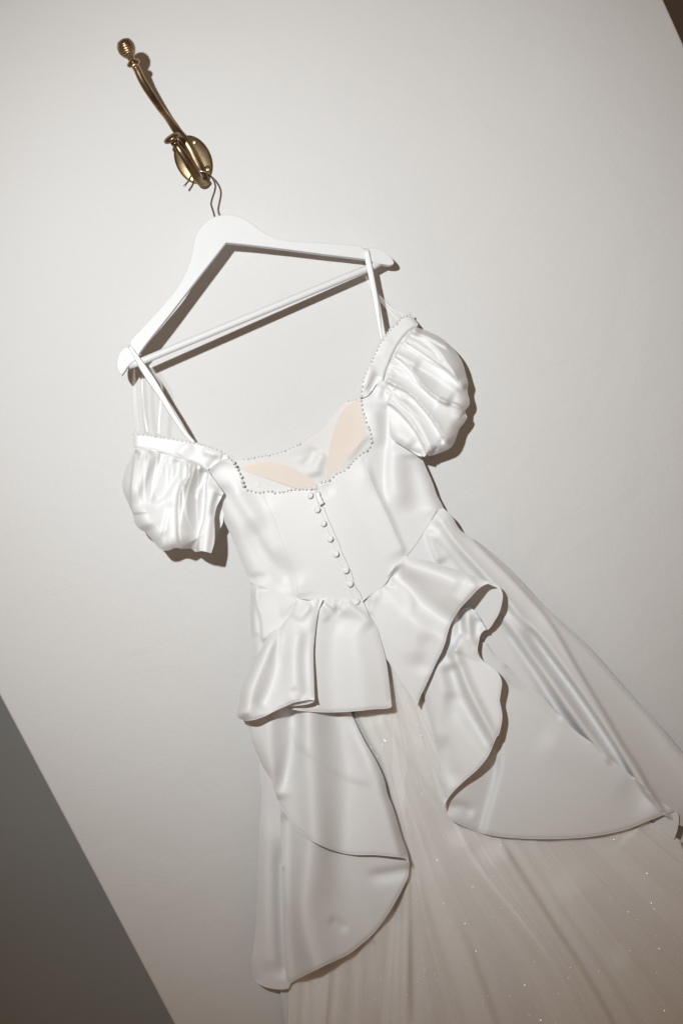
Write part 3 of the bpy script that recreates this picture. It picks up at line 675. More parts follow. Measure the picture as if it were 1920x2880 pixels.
f_tb = Field([(I((1000, 100))[0], 34), (I((400, 2200))[0], 26), (I((1300, 1200))[0], 30), (J((1568, 300))[0], 22), (J((700, 1339))[0], 34), (J((1500, 1339))[0], 22), (K((1800, 2700))[0], 12), (K((700, 2700))[0], 20), (I((650, 1500))[0], 22)],
    [ridge(J((0, 60), (60, 250), (110, 480), (180, 750), (260, 1000), (360, 1339), (420, 1600)), 5, 18, 34, .1, 0),
     ridge(J((340, 280), (400, 420), (500, 560), (600, 680), (700, 800), (880, 1050), (1050, 1400)), 6, 34, 26, .1, 0),
     ridge(J((560, 330), (650, 480), (760, 650), (900, 870), (1000, 1020), (1180, 1339), (1280, 1550)), 9, 8, 60, .1, 0),
     ridge(J((100, 520), (100, 800), (92, 1100), (120, 1400)), 5, 9, 22, .1, 0), ridge(J((900, 500), (1100, 850), (1400, 1339)), 6, 60, 50, .2, 0),
     ridge(J((1300, 280), (1450, 410), (1700, 600)), 6, 8, 40, .05, 0), ridge(J((200, 400), (330, 700), (420, 950), (560, 1400)), 4, 14, 26, .2, 0),
     ridge(J((1200, 900), (1300, 1050), (1568, 1339)), 5, 30, 40, .3, 0),
     ridge(I((880, 105), (990, 330), (1090, 500), (1150, 700), (1230, 900), (1310, 1180), (1330, 1600), (1335, 2352)), -6, 12, 14, .05, 0),
     ridge(I((1070, 105), (1200, 340), (1340, 560), (1480, 760), (1600, 950)), 5, 12, 30, .1, .3), ridge(F((1250, 860), (1330, 1180), (1450, 1400), (1568, 1560)), -4, 9, 9, .05, .3),
     ridge(I((1040, 1740), (1045, 1900), (1080, 2100), (1105, 2400)), -6, 9, 24, .05, 0), ridge(I((735, 1930), (722, 2100), (690, 2400)), 5, 10, 30, .05, 0), ridge(I((560, 1990), (540, 2400)), -4, 14, 14, .05, 0)] + gathers, noise=0.070, nscale=187)
tb = outline(I((450, 2000), (442, 2110), (440, 2200), (430, 2700)), K((640, 2900), (1100, 2920), (1700, 2900)), K((1850, 2700), (1750, 2450), (1560, 1930)), K((1480, 1880), (1200, 1600), (1000, 1500), (880, 1420)), K((870, 1430), (800, 1700), (760, 1900), (720, 2100)), step=7)
cloth('tulle_underskirt', tb, f_tb, M_tulle_base, dress, 5.5, soft=1)
tulle_sheets = [
    outline(I((452, 2040), (444, 2110), (442, 2200), (440, 2700)), K((660, 2880), (800, 2890)), cat(I((735, 2700), (722, 2352), (735, 2100), (740, 1880), (760, 1700))), I((650, 1800), (500, 1950)), step=7),
    outline(cat(I((700, 1700), (720, 1930), (700, 2352), (690, 2700))), K((1000, 2880)), cat(J((560, 1900), (360, 1339), (260, 1000), (180, 750), (110, 480), (60, 250), (0, 60))), F((1300, 1050), (1250, 850), (1230, 800)), F((1100, 1000), (1010, 1230)), I((930, 330), (1100, 560), (1200, 900), (1290, 1250), (1150, 1500), (900, 1700)), step=7),
    outline(J((60, 160), (110, 480), (100, 800), (92, 1100), (120, 1500)), J((500, 1900), (1150, 1900)), J((1050, 1400), (880, 1050), (700, 800), (600, 680), (500, 560), (400, 420), (330, 270)), J((250, 100), (200, -80)), F((1480, 1180), (1245, 820)), F((1330, 1180), (1400, 1450)), step=7),
    outline(J((330, 230), (430, 420), (530, 560), (640, 690), (740, 830), (900, 1080), (1050, 1400), (1250, 1900)), J((1600, 1800), (1280, 1500)), J((1180, 1339), (1000, 1020), (900, 870), (760, 650), (650, 480), (560, 330)), J((540, 250), (400, 200)), step=7),
    outline(J((570, 330), (660, 480), (770, 650), (910, 870), (1010, 1020), (1190, 1339), (1400, 1700)), J((2200, 1700), (2300, 900)), J((2000, 700), (1700, 590), (1568, 495), (1450, 410), (1290, 270)), J((1200, 200), (800, 250)), step=7),
    outline(J((1290, 250), (1450, 400), (1568, 490), (1750, 610), (2000, 760)), J((2100, 600), (1568, 352)), J((1568, 350), (1500, 345), (1420, 300), (1350, 240)), step=7)]
cloth('tulle_panel', tb, lambda p: f_tb(p) + 2.0, M_tulle_under, dress, 7, thick=0)
for i, s in enumerate(tulle_sheets):
    fs = Field([(q, 0) for q in s[::max(1, len(s) // 6)]], [lambda p, h, k=i: f_tb(p) + 4.0 + 2.2 * (k % 3)], noise=0.098, nscale=153)
    cloth('tulle_panel', s, fs, M_tulle, dress, 10, thick=0)

# narrow overlapping gores of the veil
def fan_line(k, t):
    qa, qb = smooth(fan[k], 10), smooth(fan[k + 1], 10); u = np.linspace(0, 1, 16)
    ra, rb = (np.stack([np.interp(u, np.linspace(0, 1, len(q)), q[:, i]) for i in (0, 1)], 1) for q in (qa, qb))
    return ra + (rb - ra) * t
for k in range(1, len(fan) - 1):
    for m_ in range(2):
        ta = rng.uniform(.02, .6); tb_ = min(.98, ta + rng.uniform(.12, .45)); c_ = 0
        la, lb = fan_line(k, ta)[c_:], fan_line(k, tb_)[c_:]
        g_ = outline(la, lb[::-1], step=9)
        cloth('tulle_panel', g_, (lambda p, z=3.0 + rng.uniform(0, 3.2): f_tb(p) + z), M_tulle, dress, 10, thick=0)

# long satin skirt falling to the right
out_sk = cat(G((625, 96)), H((190, 110), (240, 190), (330, 252), (450, 342), (560, 450), (700, 600), (850, 740), (1000, 880), (1150, 1050), (1300, 1220), (1450, 1380), (1568, 1525), (1800, 1790)))
sk = outline(out_sk, H((1800, 1800), (1700, 2000), (1540, 1950)), H((1400, 1850), (1000, 1600), (600, 1300), (300, 1000), (200, 800)), G((500, 900), (300, 560), (275, 557)), side_seam_r[1:4])
f_sk = Field([(q, f_body.at(*q) - .6) for q in smooth(side_seam_r, 18)] + [ (H((500, 700))[0], 29), (H((700, 620))[0], 24), (H((1100, 1050))[0], 22), (H((1500, 1500))[0], 22), (H((1250, 1650))[0], 17), (H((900, 1250))[0], 21), (H((300, 900))[0], 36), (H((1700, 1850))[0], 22)],
    [roll(out_sk, 6, 18, .05, 0),
     ridge(H((60, 60), (110, 115), (220, 260), (380, 440), (520, 600), (640, 740), (720, 810), (840, 970), (970, 1160), (1110, 1370), (1280, 1640), (1450, 1900)), 17, 42, 18, .05, 0),
     ridge(H((128, 68), (200, 125), (280, 205), (400, 340), (540, 480), (650, 600), (740, 705), (830, 840), (920, 1000), (1010, 1150), (1100, 1300), (1200, 1470), (1290, 1610), (1360, 1740), (1500, 1950)), 5, 5, 16, .06, 0),
     ridge(H((580, 660), (700, 860), (780, 970), (900, 1125), (1000, 1265), (1120, 1445), (1270, 1680), (1430, 1900)), -14, 8, 26, .25, 0),
     ridge(H((460, 660), (600, 850), (760, 1060), (940, 1310), (1100, 1530), (1300, 1800)), 14, 30, 20, .15, 0),
     ridge(H((45, 182), (160, 290), (250, 400), (330, 500), (430, 620), (560, 790), (700, 1000), (860, 1230), (1000, 1420), (1100, 1560)), 6, 26, 12, .05, 0),
     ridge(H((470, 720), (560, 850), (620, 940), (700, 1060), (770, 1180), (880, 1350), (1020, 1530)), -10, 26, 14, .15, 0),
     ridge(G((480, 300), (500, 400), (540, 510), (600, 640)), 6, 22, 6, .1, .2), ridge(H((600, 330), (800, 560), (1050, 830), (1350, 1180), (1568, 1440)), -3, 20, 26, .3, 0)])
cloth('satin_overskirt', sk, f_sk, M_satin, dress)

# big turned-back panel at lower right
hem_p = H((150, 1850), (160, 1882), (190, 1920), (260, 1957), (350, 1992), (450, 2016), (600, 2030), (800, 2034), (1000, 2022), (1150, 1997), (1250, 1971), (1350, 1930), (1450, 1890), (1515, 1868))
edge_p = H((1515, 1868), (1400, 1780), (1300, 1690), (1200, 1610), (1100, 1530), (1010, 1450), (940, 1400), (870, 1330), (790, 1250), (720, 1170), (620, 1090), (520, 1000), (440, 930), (390, 860))
pn = outline(hem_p, edge_p, H((390, 860), (300, 900), (280, 1200), (300, 1500), (250, 1650), (150, 1830)))
f_pn = Field([(H((220, 1900))[0], 52), (H((330, 1740))[0], 48), (H((600, 1700))[0], 46), (H((1000, 1850))[0], 48), (H((1500, 1870))[0], 44), (H((900, 1400))[0], 40), (H((450, 950))[0], 42), (H((400, 1300))[0], 44), (H((600, 2020))[0], 46), (H((1100, 1990))[0], 40), (H((1200, 1650))[0], 44)],
    [roll(edge_p, 5, 30, .1, .1), roll(hem_p, 2.5, 10),
     ridge(H((470, 1400), (440, 1650), (395, 1820), (345, 2010)), -9, 12, 40, .35, 0), ridge(H((150, 1850), (260, 1850), (330, 1900)), -5, 16, 16, .1, .3),
     ridge(H((420, 1080), (620, 1180), (850, 1370), (1100, 1600), (1420, 1850)), -6, 26, 50, .1, .1), ridge(H((700, 1400), (850, 1480), (1000, 1560), (1300, 1750)), 4, 40, 50, .2, .2),
     ridge(H((500, 980), (600, 1080), (700, 1180), (780, 1260), (860, 1325)), -3, 6, 10, .1, .1), over(f_sk, edge_p[1:-1], 70, 3)])
cloth('overskirt_panel', pn, f_pn, M_satin, dress)
# the panel's hem turning under at the far right
tn = outline(H((1330, 1935), (1430, 1895), (1500, 1868), (1520, 1868)), H((1520, 1868), (1536, 1880), (1543, 1915), (1535, 1980), (1516, 2036)), H((1516, 2036), (1500, 2030), (1440, 1990), (1330, 1940)))
cloth('hem_turn', tn, Field([(H((1535, 1880))[0], 39), (H((1525, 2000))[0], 36), (H((1340, 1938))[0], 19), (H((1450, 1985))[0], 22)]), M_satin, dress)

# left skirt layers
sc = outline(I((225, 440), (232, 560), (243, 700), (225, 1000), (215, 1300), (205, 1600), (185, 1800), (170, 1900)), I((170, 1900), (180, 1990), (192, 2035), (250, 2082), (360, 2107), (440, 2102)), I((440, 2102), (432, 1900), (428, 1500), (430, 950)), I((400, 820), (300, 560)))
f_sc = Field([(I((230, 560))[0], 28), (I((215, 1300))[0], 24), (I((180, 1950))[0], 26), (I((430, 2050))[0], 37), (I((400, 1200))[0], 33), (I((330, 1900))[0], 33), (I((480, 800))[0], 32)],
    [roll(I((228, 480), (243, 700), (225, 1000), (215, 1300), (205, 1600), (185, 1800), (170, 1900), (190, 2035)), 7, 30), ridge(I((300, 800), (290, 1200), (290, 1600), (300, 2000)), 4, 30, 22, .2, .1), ridge(I((390, 1000), (385, 1400), (400, 1800), (420, 2050)), -7, 12, 22, .2, .1)], noise=0.035, nscale=153)
cloth('satin_overskirt', sc, f_sc, M_satin, dress)
us = outline(I((330, 2040), (372, 2110), (388, 2180), (402, 2280), (412, 2352), (425, 2700)), I((470, 2700), (460, 2300), (460, 2080)))
cloth('underskirt', us, Field([(I((380, 2160))[0], 12), (I((460, 2300))[0], 17), (I((420, 2600))[0], 13)], [ridge(I((425, 2080), (430, 2700)), -3, 5, 8, 0, 0)]), M_lining, dress)
hem_b = I((1303, 1200), (1295, 1290), (1250, 1390), (1190, 1500), (1120, 1610), (1040, 1710), (960, 1780), (870, 1850), (720, 1922), (600, 1982), (500, 2032), (452, 2062), (436, 2102))
sb = outline(hem_b, I((436, 2102), (420, 2000), (405, 1800), (398, 1500), (392, 1250), (385, 1000), (375, 760)), I((375, 740), (500, 900), (800, 1060), (1100, 1120), (1290, 1165)))
f_sb = Field([(I((390, 900))[0], 44), (I((395, 1500))[0], 44), (I((430, 2050))[0], 46), (I((560, 1500))[0], 58), (I((850, 1400))[0], 54), (I((1250, 1300))[0], 52), (I((900, 1830))[0], 52), (I((600, 1950))[0], 56), (I((800, 1150))[0], 46), (I((1295, 1190))[0], 60)],
    [roll(I((436, 2102), (420, 2000), (405, 1800), (398, 1500), (392, 1250)), 8, 16), roll(hem_b, 3, 9),
     ridge(I((620, 950), (575, 1300), (550, 1500), (575, 1700), (660, 2000)), 21, 60, 38, 0, 0), ridge(I((430, 900), (445, 1300), (450, 1700), (470, 2100)), -7, 22, 22, 0, 0),
     ridge(I((780, 1050), (900, 1400), (1050, 1750)), -9, 60, 60, 0, 0), ridge(I((720, 1590), (800, 1640), (880, 1690)), -3, 12, 16, .3, .4),
     ridge(I((960, 1290), (1120, 1275), (1320, 1240)), -5, 14, 24, .4, 0), over(f_sc, I((375, 760), (385, 1000), (392, 1250), (398, 1500), (405, 1800), (420, 2000), (436, 2102)), 14, 2)])
cloth('ruffle', sb, f_sb, M_satin, dress)
hem_a = I((118, 172), (145, 230), (165, 310), (215, 430), (260, 520), (310, 600), (345, 690), (370, 760), (430, 862), (500, 952), (600, 1032), (700, 1082), (800, 1117), (900, 1135), (1050, 1137), (1150, 1145), (1250, 1157), (1288, 1172), (1303, 1200))
right_a = I((1303, 1200), (1290, 1120), (1250, 1010), (1220, 900), (1190, 800), (1150, 700), (1130, 610), (1100, 530), (1060, 450), (990, 330), (930, 210), (880, 100))
sa = outline(hem_a, right_a, F((1000, 1180), (560, 1180), (300, 1240), (130, 1290)))
stitch = I((430, 160), (470, 240), (490, 310), (550, 372), (650, 442), (780, 532), (900, 590), (1000, 612), (1062, 618))
f_sa = Field([(I((130, 180))[0], 48), (I((300, 250))[0], 62), (I((345, 690))[0], 50), (I((600, 300))[0], 62), (I((600, 1020))[0], 64), (I((900, 1130))[0], 74), (I((1295, 1180))[0], 66), (I((900, 110))[0], 50), (I((1130, 610))[0], 50), (I((800, 700))[0], 66), (I((1150, 1000))[0], 66)],
    [roll(right_a, 15, 34, .06, .05), roll(I((118, 172), (145, 230), (165, 310), (215, 430), (260, 520), (310, 600), (345, 690)), 12, 34, .02, .3), roll(hem_a, 1.5, 5),
     ridge(I((320, 60), (300, 300), (320, 520), (380, 760)), 9, 26, 30, 0, .1), ridge(I((480, 60), (470, 260), (450, 420), (415, 560), (355, 720), (330, 880)), -13, 24, 24, 0, 0),
     ridge(stitch, -.9, 2.6, 2.6, .02, .02), ridge(stitch, 2.2, 26, 8, .1, .1),
     ridge(I((570, 60), (590, 400), (610, 750), (640, 1150)), 14, 44, 36, 0, 0), ridge(I((800, 60), (850, 420), (850, 800), (830, 1180)), -13, 46, 46, 0, 0),
     ridge(I((940, 60), (1060, 480), (1150, 850), (1230, 1180)), 7, 24, 44, 0, 0)])
cloth('ruffle', sa, f_sa, M_satin, dress)

# piece of skirt between the waist and the left peplum flap
ws = outline(F((181, 216), (178, 330), (178, 420), (183, 600), (193, 730), (208, 840)), F((208, 840), (330, 800), (480, 560), (560, 400)), E((632, 1160), (560, 1146), (500, 1126), (390, 1086), (325, 1062), (270, 1037)))
f_ws = Field([(q, f_body.at(*q) - .6) for q in smooth(waist_l, 18)] + [ (F((190, 700))[0], 40), (F((330, 560))[0], 54), (F((400, 450))[0], 55)],
    [roll(F((181, 216), (178, 420), (183, 600), (208, 840)), 12, 24), ridge(F((228, 250), (224, 340), (240, 420), (262, 500), (272, 600), (280, 700)), 6, 24, 3, .05, .1), ridge(F((205, 260), (215, 450), (225, 650)), 4, 8, 8, .1, .1), ridge(F((540, 350), (460, 420), (420, 500)), 3, 12, 10, .05, .4)], noise=0.035, nscale=102)
cloth('satin_overskirt', ws, f_ws, M_satin, dress)

# peplum, centre piece then left flap
pc_hem = F((1290, 1180), (1285, 1202), (1240, 1212), (1150, 1217), (1000, 1232), (850, 1241), (700, 1239), (560, 1227), (440, 1202))
pc_right = F((1090, 400), (1115, 480), (1170, 570), (1200, 660), (1235, 780), (1250, 850), (1265, 950), (1280, 1080), (1290, 1180))
pc = outline(N((300, 1980), (420, 1980), (620, 1988), (780, 2003), (880, 2010), (1000, 2035)), N((1000, 2050), (1080, 2120), (1160, 2290)), pc_right[1:], pc_hem, F((440, 1202), (560, 900), (640, 500), (700, 370)))
f_pc = Field([(q, f_body.at(*q) + .8) for q in smooth(waist_c, 25)] + [ (F((1200, 660))[0], 62), (F((1285, 1190))[0], 66), (F((850, 1235))[0], 74), (F((600, 1220))[0], 75), (F((700, 700))[0], 72), (F((950, 800))[0], 74)],
    seam_gathers(waist_c, (.05, 1), 14, (14, 50), (.6, 1.4), (3, 6), 11) + [roll(pc_hem, 2.5, 8), roll(pc_right, 4, 20, .2, .05),
     ridge(F((770, 368), (810, 400), (855, 450)), 4.5, 12, 4, .05, .3), ridge(F((905, 368), (885, 400), (880, 450)), 4.5, 7, 5, .05, .4), ridge(F((860, 400), (880, 440), (900, 440)), -3, 8, 8, .1, .3),
     ridge(F((930, 378), (1010, 440), (1080, 500), (1150, 580)), 6, 10, 26, .05, .3), ridge(F((750, 400), (740, 450), (800, 520)), 3, 14, 14, .2, .3),
     ridge(F((900, 420), (840, 700), (820, 900), (830, 1260)), -5, 46, 40, .1, 0), ridge(F((960, 500), (1020, 800), (1060, 1000), (1080, 1260)), 4, 44, 44, .2, 0)], noise=0.042, nscale=170)
cloth('peplum', pc, f_pc, M_satin, dress)
fl_out = F((540, 347), (480, 420), (400, 522), (300, 672), (210, 842), (150, 962), (105, 1062), (90, 1180), (70, 1260), (85, 1287), (130, 1307))
fl_hem = F((130, 1307), (200, 1302), (290, 1272), (370, 1232), (450, 1195), (520, 1165), (600, 1150), (650, 1143), (682, 1147))
fl_right = F((685, 1145), (683, 1080), (679, 950), (676, 760), (691, 600), (716, 440), (735, 390), (752, 352))
fl = outline(fl_out, fl_hem, fl_right, F((752, 352), (700, 352), (630, 362), (560, 347)))
f_fl = Field([(F((545, 350))[0], 59), (F((750, 355))[0], 62), (F((400, 530))[0], 68), (F((210, 850))[0], 72), (F((90, 1200))[0], 86), (F((300, 1200))[0], 104), (F((680, 1130))[0], 95), (F((500, 1000))[0], 100), (F((690, 650))[0], 78), (F((560, 600))[0], 82)],
    seam_gathers(F((545, 350), (640, 362), (740, 352)), (-.25, 1), 8, (18, 60), (.6, 1.3), (3, 6), 13) + [roll(fl_out, 24, 34, .1, 0), roll(fl_right, 8, 24, .05, .3), roll(fl_hem, 3, 8, .02, .02),
     ridge(F((515, 450), (440, 560), (408, 740), (388, 900), (330, 1080), (250, 1240)), -9, 24, 22, .1, .1), ridge(F((490, 480), (440, 560), (408, 740), (390, 900)), 5, 26, 3, .1, .5),
     ridge(F((400, 560), (280, 780), (200, 1000), (150, 1240)), 8, 26, 26, .2, 0), ridge(F((600, 560), (540, 700), (520, 900), (540, 1120)), 5, 34, 26, .2, 0),
     ridge(F((660, 400), (600, 460), (540, 540)), 3.5, 10, 16, .1, .4), ridge(F((640, 560), (610, 800), (625, 1100)), -4, 14, 18, .2, 0), ridge(F((500, 1050), (600, 1140)), -3, 10, 14, .3, .1)], noise=0.042, nscale=136)
cloth('peplum_flap', fl, f_fl, M_satin, dress)
fb = outline(F((470, 1182), (560, 1160), (640, 1146), (684, 1144)), F((688, 1150), (660, 1166), (600, 1182), (540, 1188), (470, 1196), (390, 1225)))
cloth('flap_lining', fb, Field([(F((390, 1225))[0], 88), (F((688, 1148))[0], 92), (F((540, 1170))[0], 84)]), M_satin, dress)

# right side: tail ruffle, loop and front flap
tail_hem = cat(G((1032, 1245), (1003, 1258), (972, 1300), (956, 1370), (946, 1440), (965, 1500), (1002, 1545), (1070, 1592), (1120, 1632), (1160, 1690), (1176, 1750), (1167, 1830), (1156, 1920), (1170, 1990), (1180, 2060), (1170, 2150), (1140, 2250)), H((460, 1420), (430, 1490), (400, 1550), (340, 1622), (260, 1692), (190, 1762), (155, 1815), (143, 1850)))
tl = outline(tail_hem, H((143, 1850), (142, 1780), (130, 1680), (120, 1560), (100, 1480), (70, 1370), (40, 1250), (20, 1130)), G((450, 1790), (480, 1600), (560, 1400), (660, 1100), (720, 1000)), G((790, 1075), (802, 1060), (830, 1042), (870, 1038), (905, 1055), (950, 1110), (1000, 1195), (1032, 1245)))
f_tl = Field([(G((460, 1800))[0], 50), (G((560, 1500))[0], 52), (G((700, 1250))[0], 52), (G((900, 1150))[0], 66), (G((1000, 1250))[0], 66), (G((960, 1400))[0], 62), (G((820, 1500))[0], 70), (G((1150, 1700))[0], 76), (G((1160, 1950))[0], 82), (G((900, 1900))[0], 70), (G((600, 1900))[0], 58), (G((1150, 2250))[0], 82), (G((700, 2200))[0], 60), (H((400, 1550))[0], 86), (H((270, 1690))[0], 80), (H((145, 1850))[0], 66), (H((200, 1600))[0], 66)],
    [roll(G((785, 1280), (783, 1180), (785, 1110), (802, 1066), (830, 1042), (870, 1038)), 16, 26), roll(tail_hem, 2, 7, .02, .02),
     roll(H((145, 1850), (142, 1780), (130, 1680), (120, 1560), (100, 1480), (70, 1370), (40, 1250), (20, 1130)), 8, 26, .1, .1),
     ridge(G((800, 1280), (760, 1380), (725, 1460)), 6, 30, 3, .1, .1), ridge(G((690, 1370), (740, 1500), (830, 1750), (940, 1980), (1100, 2310)), 10, 18, 14, .1, 0),
     ridge(G((690, 1560), (750, 1760), (830, 1960), (960, 2170), (1090, 2340)), -9, 20, 24, .1, 0),
     ridge(G((970, 1150), (925, 1300), (960, 1460)), -5, 12, 14, .05, .3), ridge(G((860, 1030), (850, 1180), (900, 1330), (1000, 1560)), 7, 16, 18, 0, .4),
     ridge(G((560, 1500), (620, 1800), (640, 2100), (600, 2400)), 6, 24, 30, .1, .2), ridge(H((200, 1150), (150, 1400), (170, 1600), (260, 1750)), -5, 26, 22, .1, .2)])
cloth('ruffle', tl, f_tl, M_satin, dress)
lp = outline(G((1080, 803), (1112, 812), (1140, 828), (1166, 862), (1185, 920), (1176, 1000), (1150, 1090), (1105, 1168), (1062, 1232), (1040, 1252), (1024, 1246)), G((1000, 1200), (950, 1110), (905, 1055), (860, 1035)), G((780, 1060), (740, 1130), (720, 1080), (800, 980), (900, 880), (1000, 810)))
f_lp = Field([(G((1080, 803))[0], 100), (G((1140, 830))[0], 94), (G((1185, 920))[0], 80), (G((1150, 1090))[0], 72), (G((1040, 1250))[0], 66), (G((1050, 1000))[0], 58), (G((900, 1000))[0], 41), (G((750, 1110))[0], 40), (G((1000, 880))[0], 50), (G((1090, 900))[0], 62)], [roll(G((1120, 815), (1166, 862), (1185, 920), (1176, 1000), (1150, 1090), (1062, 1232)), 1.5, 6)])
cloth('ruffle_inside', lp, f_lp, M_satin, dress)
rim = G((1080, 803), (1010, 824), (950, 864), (870, 950), (800, 1024), (740, 1110), (690, 1200), (660, 1290), (640, 1370), (610, 1450), (560, 1550), (500, 1680), (445, 1800), (410, 1870), (375, 1965))
top_rf = G((92, 755), (147, 682), (202, 608), (256, 553), (320, 566), (390, 576), (470, 590), (590, 630), (720, 670), (850, 710), (980, 765), (1080, 803))
rf = outline(top_rf, rim, G((375, 1965), (330, 1890), (270, 1800), (180, 1660), (80, 1510)), F((1240, 800), (1200, 665), (1170, 570), (1112, 480), (1075, 405)), E((1095, 1180), (1170, 1122), (1240, 1075), (1285, 1022)) - np.array([3.0, 3.0]))
f_rf = Field([(q, f_body.at(*q) + .9) for q in smooth(waist_r[:6], 25)] + [(G((300, 600))[0], 62), (G((600, 640))[0], 78), (G((1080, 803))[0], 112), (G((900, 900))[0], 126), (G((700, 1150))[0], 96), (G((620, 1430))[0], 70), (G((375, 1950))[0], 60), (F((1115, 480))[0], 61), (F((1240, 800))[0], 60), (G((200, 1600))[0], 60), (G((350, 1200))[0], 68), (G((550, 850))[0], 84), (G((150, 1000))[0], 63)],
    seam_gathers(waist_r[:5], (.6, 1), 12, (18, 60), (.6, 1.4), (3, 7), 12) + [roll(top_rf, 14, 30, .5, .06), roll(rim, 3, 9, .02, .05), ridge(G((960, 800), (850, 880), (740, 1040)), 4, 20, 30, .2, .3),
     ridge(G((105, 775), (170, 810), (240, 855), (300, 930), (330, 1000), (322, 1100), (280, 1180)), 3.5, 9, 16, .03, .5),
     ridge(G((140, 690), (280, 840), (400, 970), (520, 1070), (720, 1190)), -15, 34, 34, .05, 0), ridge(G((210, 640), (400, 680), (640, 760), (820, 860)), 7, 26, 34, .1, .2),
     ridge(G((350, 1050), (360, 1300), (330, 1600)), 4, 40, 30, .2, .3), ridge(G((480, 1250), (460, 1450), (420, 1700)), -3, 30, 26, .3, .3),
     ridge(F((1155, 310), (1130, 400), (1110, 480)), 3, 9, 4, .05, .2), ridge(F((1280, 215), (1240, 240), (1330, 260)), -3, 6, 8, .1, .2)], noise=0.042, nscale=153)
cloth('peplum_flap', rf, f_rf, M_satin, dress)

# hems: narrow piped edges
def hem(line, field, dz=-.25, r=.0006, sink=0):
    ln_ = smooth(line, 5); h = field(ln_) + dz
    sweep('hem', [Vector(q) for q in P(ln_[:, 0], ln_[:, 1], h)], r, M_satin, dress, 8)
for l_, f_ in ((hem_a, f_sa), (hem_b, f_sb), (tail_hem, f_tl), (rim, f_rf), (hem_p, f_pn), (pc_hem, f_pc), (fl_hem, f_fl)): hem(l_, f_)
hem(G((1080, 803), (1112, 812), (1140, 828), (1166, 862), (1185, 920), (1176, 1000), (1150, 1090), (1105, 1168), (1062, 1232), (1036, 1250)), f_lp)

for l_ in (seam_l, seam_r):                            # corded princess seams
    q_ = smooth(l_, 5); sweep('seam', [Vector(v) for v in P(q_[:, 0], q_[:, 1], f_body(q_) + .25)], .0005, M_satin, dress, 8)

# pearls along the neckline
pearl_me = lathe_mesh('pearl', [(-math.cos(math.pi * i / 8), math.sin(math.pi * i / 8)) for i in range(9)], (0, 0, 0), (0, 0, 1), 12)
pearl_me.materials.append(M_pearl); pearl_me.polygons.foreach_set('use_smooth', [True] * len(pearl_me.polygons))
def pearl(x, y, h, r):
    o = bpy.data.objects.new('pearl', pearl_me); COL.objects.link(o); o.parent = dress
    o.location = Pv(x, y, h) - dress.location; o.scale = (r, r, r); o.rotation_euler = rng.uniform(0, 6, 3)
def string(line, hfun, gap_, r0, jit=.5):
    ln_ = smooth(line, 1.0); i = 0.0
    while i < len(ln_) - 1:
        x, y = ln_[int(i)]
        big = rng.random() < .18
        r = r0 * (1.32 if big else rng.uniform(.85, 1.05))
        pearl(x + rng.normal(0, jit), y + rng.normal(0, jit), hfun(x, y) + r * 700, r)
        i += gap_ * rng.uniform(.85, 1.2) * (1.15 if big else 1)
def hl(x, y): return f_bl.at(x, y) if x < C((850, 0))[0][0] else f_body.at(x, y) + (2.2 if y < C((0, 1085))[0][1] and x < C((985, 0))[0][0] else .3)
def hr(x, y): return f_br.at(x, y) if y < D((0, 930))[0][1] else f_body.at(x, y) + .5
string(nl, hl, 11.7, .0020); string(nr, hr, 11.8, .0020)
string(cat(back_top[2:10]), f_back.at, 10.5, .0014)
string(K((800, 920), (824, 916)), f_back.at, 10, .0014)

# covered buttons
btn_me = lathe_mesh('button', [(-.0018, .0030), (-.0013, .0045), (-.0004, .0050), (.0004, .0049), (.0012, .0041), (.0017, .0028), (.0020, .0010)], (0, 0, 0), (0, 0, 1), 24)
btn_me.materials.append(M_satin); btn_me.polygons.foreach_set('use_smooth', [True] * len(btn_me.polygons))
for (x, y, tx, ty) in ((75, 85, -.75, .35), (205, 345, -.7, .25), (315, 600, -.75, .2), (438, 882, -.45, .2), (545, 1160, -.5, .2), (730, 1460, -.1, .1), (805, 1708, -.2, .1), (925, 2035, -.1, .5)):
    c = N((x, y))[0]
    o = bpy.data.objects.new('button', btn_me); COL.objects.link(o); o.parent = dress
    nrm = (-fwd + RIGHT * tx + UP * ty).normalized()
    o.rotation_mode = 'QUATERNION'; o.rotation_quaternion = nrm.to_track_quat('Z', 'Y')
    o.location = Pv(*c, f_body.at(*c) + 2.6) - dress.location; o.scale = (1.9, 1.9, 1.5) if False else (1.0, 1.0, 1.0)
# zip pull
zp = path3(np.c_[N((215, 30), (235, 110), (262, 190), (295, 250)), [63, 64.5, 65, 65]], 3)[0]
sweep('zip_pull', zp, np.interp(np.linspace(0, 1, len(zp)), [0, .35, .5, 1], [.0034, .0026, .0036, .0040]), M_plastic, dress, 10, .4)

# hanging loops of ribbon and clear elastic
def ribbon(name, pts, w0, material, tw=0.0, thick=.0006):
    pth_, q = path3(pts, 6); n_ = len(pth_)
    w = np.interp(np.linspace(0, 1, n_), np.linspace(0, 1, len(w0)), w0)
    return sweep(name, pth_, w, material, dress, 8, [max(.1, thick / x) for x in w], up=Vector((math.sin(tw), -math.cos(tw), 0)))
ribbon('hanging_loop', zx(C, (108, 36, 64), (118, 42, 79), (150, 88, 79.5), (200, 170, 80), (260, 262, 77), (345, 392, 73), (440, 548, 69), (520, 668, 66), (590, 748, 64)), [.0022, .0028, .0050, .0056, .0046, .0040, .0034, .0030, .0022], M_ribbon)
ribbon('hanging_loop', zx(C, (195, 190, 75), (290, 300, 73), (380, 430, 69), (470, 570, 66), (545, 690, 63), (600, 752, 62)), [.0020, .0030, .0030, .0026, .0020], M_ribbon, .3)
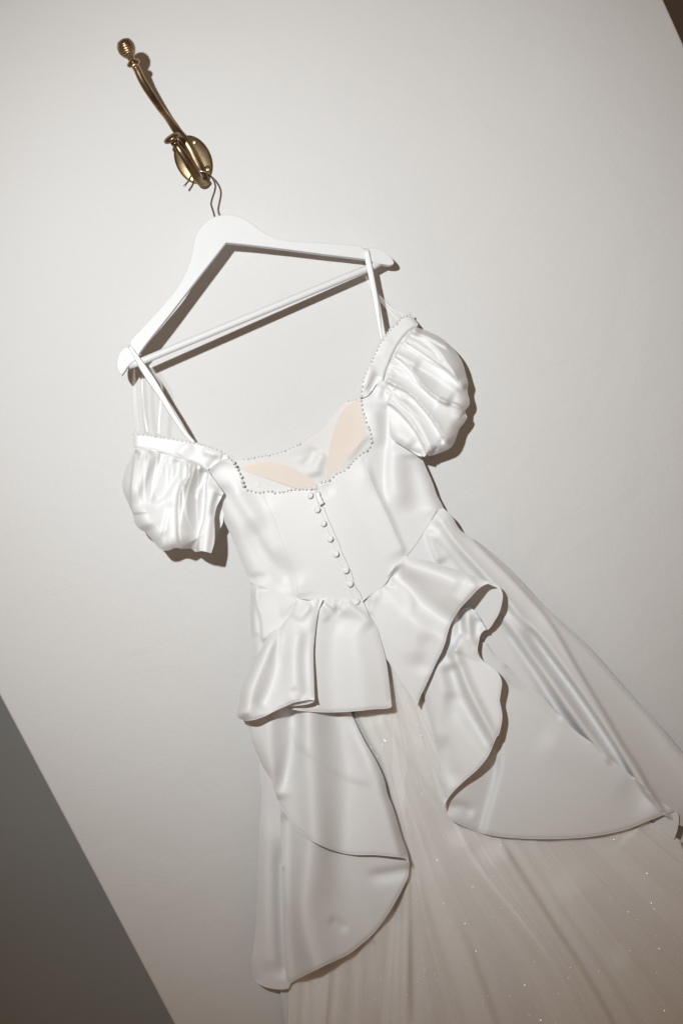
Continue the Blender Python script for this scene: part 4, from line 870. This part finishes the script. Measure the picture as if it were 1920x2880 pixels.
ribbon('hanging_loop', zx(B, (1296, 248, 33), (1300, 256, 45), (1310, 310, 46), (1328, 400, 46), (1347, 500, 47), (1362, 600, 48), (1378, 702, 50)), [.0036, .0042, .0040, .0038, .0034, .0026, .0016], M_ribbon)
ribbon('hanging_loop', zx(B, (1322, 330, 42), (1345, 440, 43), (1372, 580, 45), (1392, 688, 47)), [.0022, .0026, .0024, .0016], M_ribbon, .4)
ribbon('elastic_loop', zx(C, (150, 195, 70), (150, 320, 68), (158, 480, 66), (180, 665, 63)), [.0012, .0042, .0044, .0040], M_clear)
ribbon('elastic_loop', zx(C, (208, 255, 66), (212, 400, 66), (226, 550, 65), (250, 676, 66)), [.0020, .0026, .0030, .0036], M_clear)
ribbon('elastic_loop', zx(C, (255, 160, 64), (300, 240, 64), (352, 330, 64), (345, 440, 65), (335, 560, 66), (328, 690, 68)), [.0030, .0036, .0026, .0032, .0030, .0034], M_clear)
ribbon('elastic_loop', zx(B, (1296, 380, 38), (1330, 450, 38), (1390, 520, 40), (1470, 606, 44)), [.0020, .0030, .0040, .0044], M_clear)
ribbon('elastic_loop', zx(B, (1355, 470, 40), (1420, 540, 40), (1490, 590, 42)), [.0010, .0030, .0034], M_clear)

# glitter on the tulle
v, f = [], []
tp = np.vstack(tulle_sheets); lo, hi = tp.min(0), np.array([1950, 2900])
cnt = 0
while cnt < 300:
    q = np.array([rng.uniform(lo[0], hi[0]), rng.uniform(lo[1], hi[1])])
    if not any(inside(q[None], s)[0] for s in tulle_sheets) or any(inside(q[None], s)[0] for s in (pn, tl, rf, pc, sa, sb, sc, sk, tn)): continue
    c = Pv(*q, f_tb.at(*q) + 8.6); s = rng.choice([.0003, .0004, .0005, .00075], p=[.5, .3, .15, .05])
    to = ((CAM - c).normalized() + (lamp.location - c).normalized()).normalized()
    nrm = (to + Vector(rng.normal(0, .14, 3))).normalized(); a = nrm.orthogonal().normalized(); b_ = nrm.cross(a)
    i0 = len(v)
    for k in range(5): v.append(c + (a * math.cos(k * 1.2566) + b_ * math.sin(k * 1.2566)) * s)
    v.append(c - nrm * s * .3)
    f.append(tuple(range(i0, i0 + 5)))
    for k in range(5): f.append((i0 + k, i0 + 5, i0 + (k + 1) % 5))
    cnt += 1
gl_ = link('glitter', from_v('glitter', v, f), M_glit, dress, False); gl_['kind'] = 'stuff'
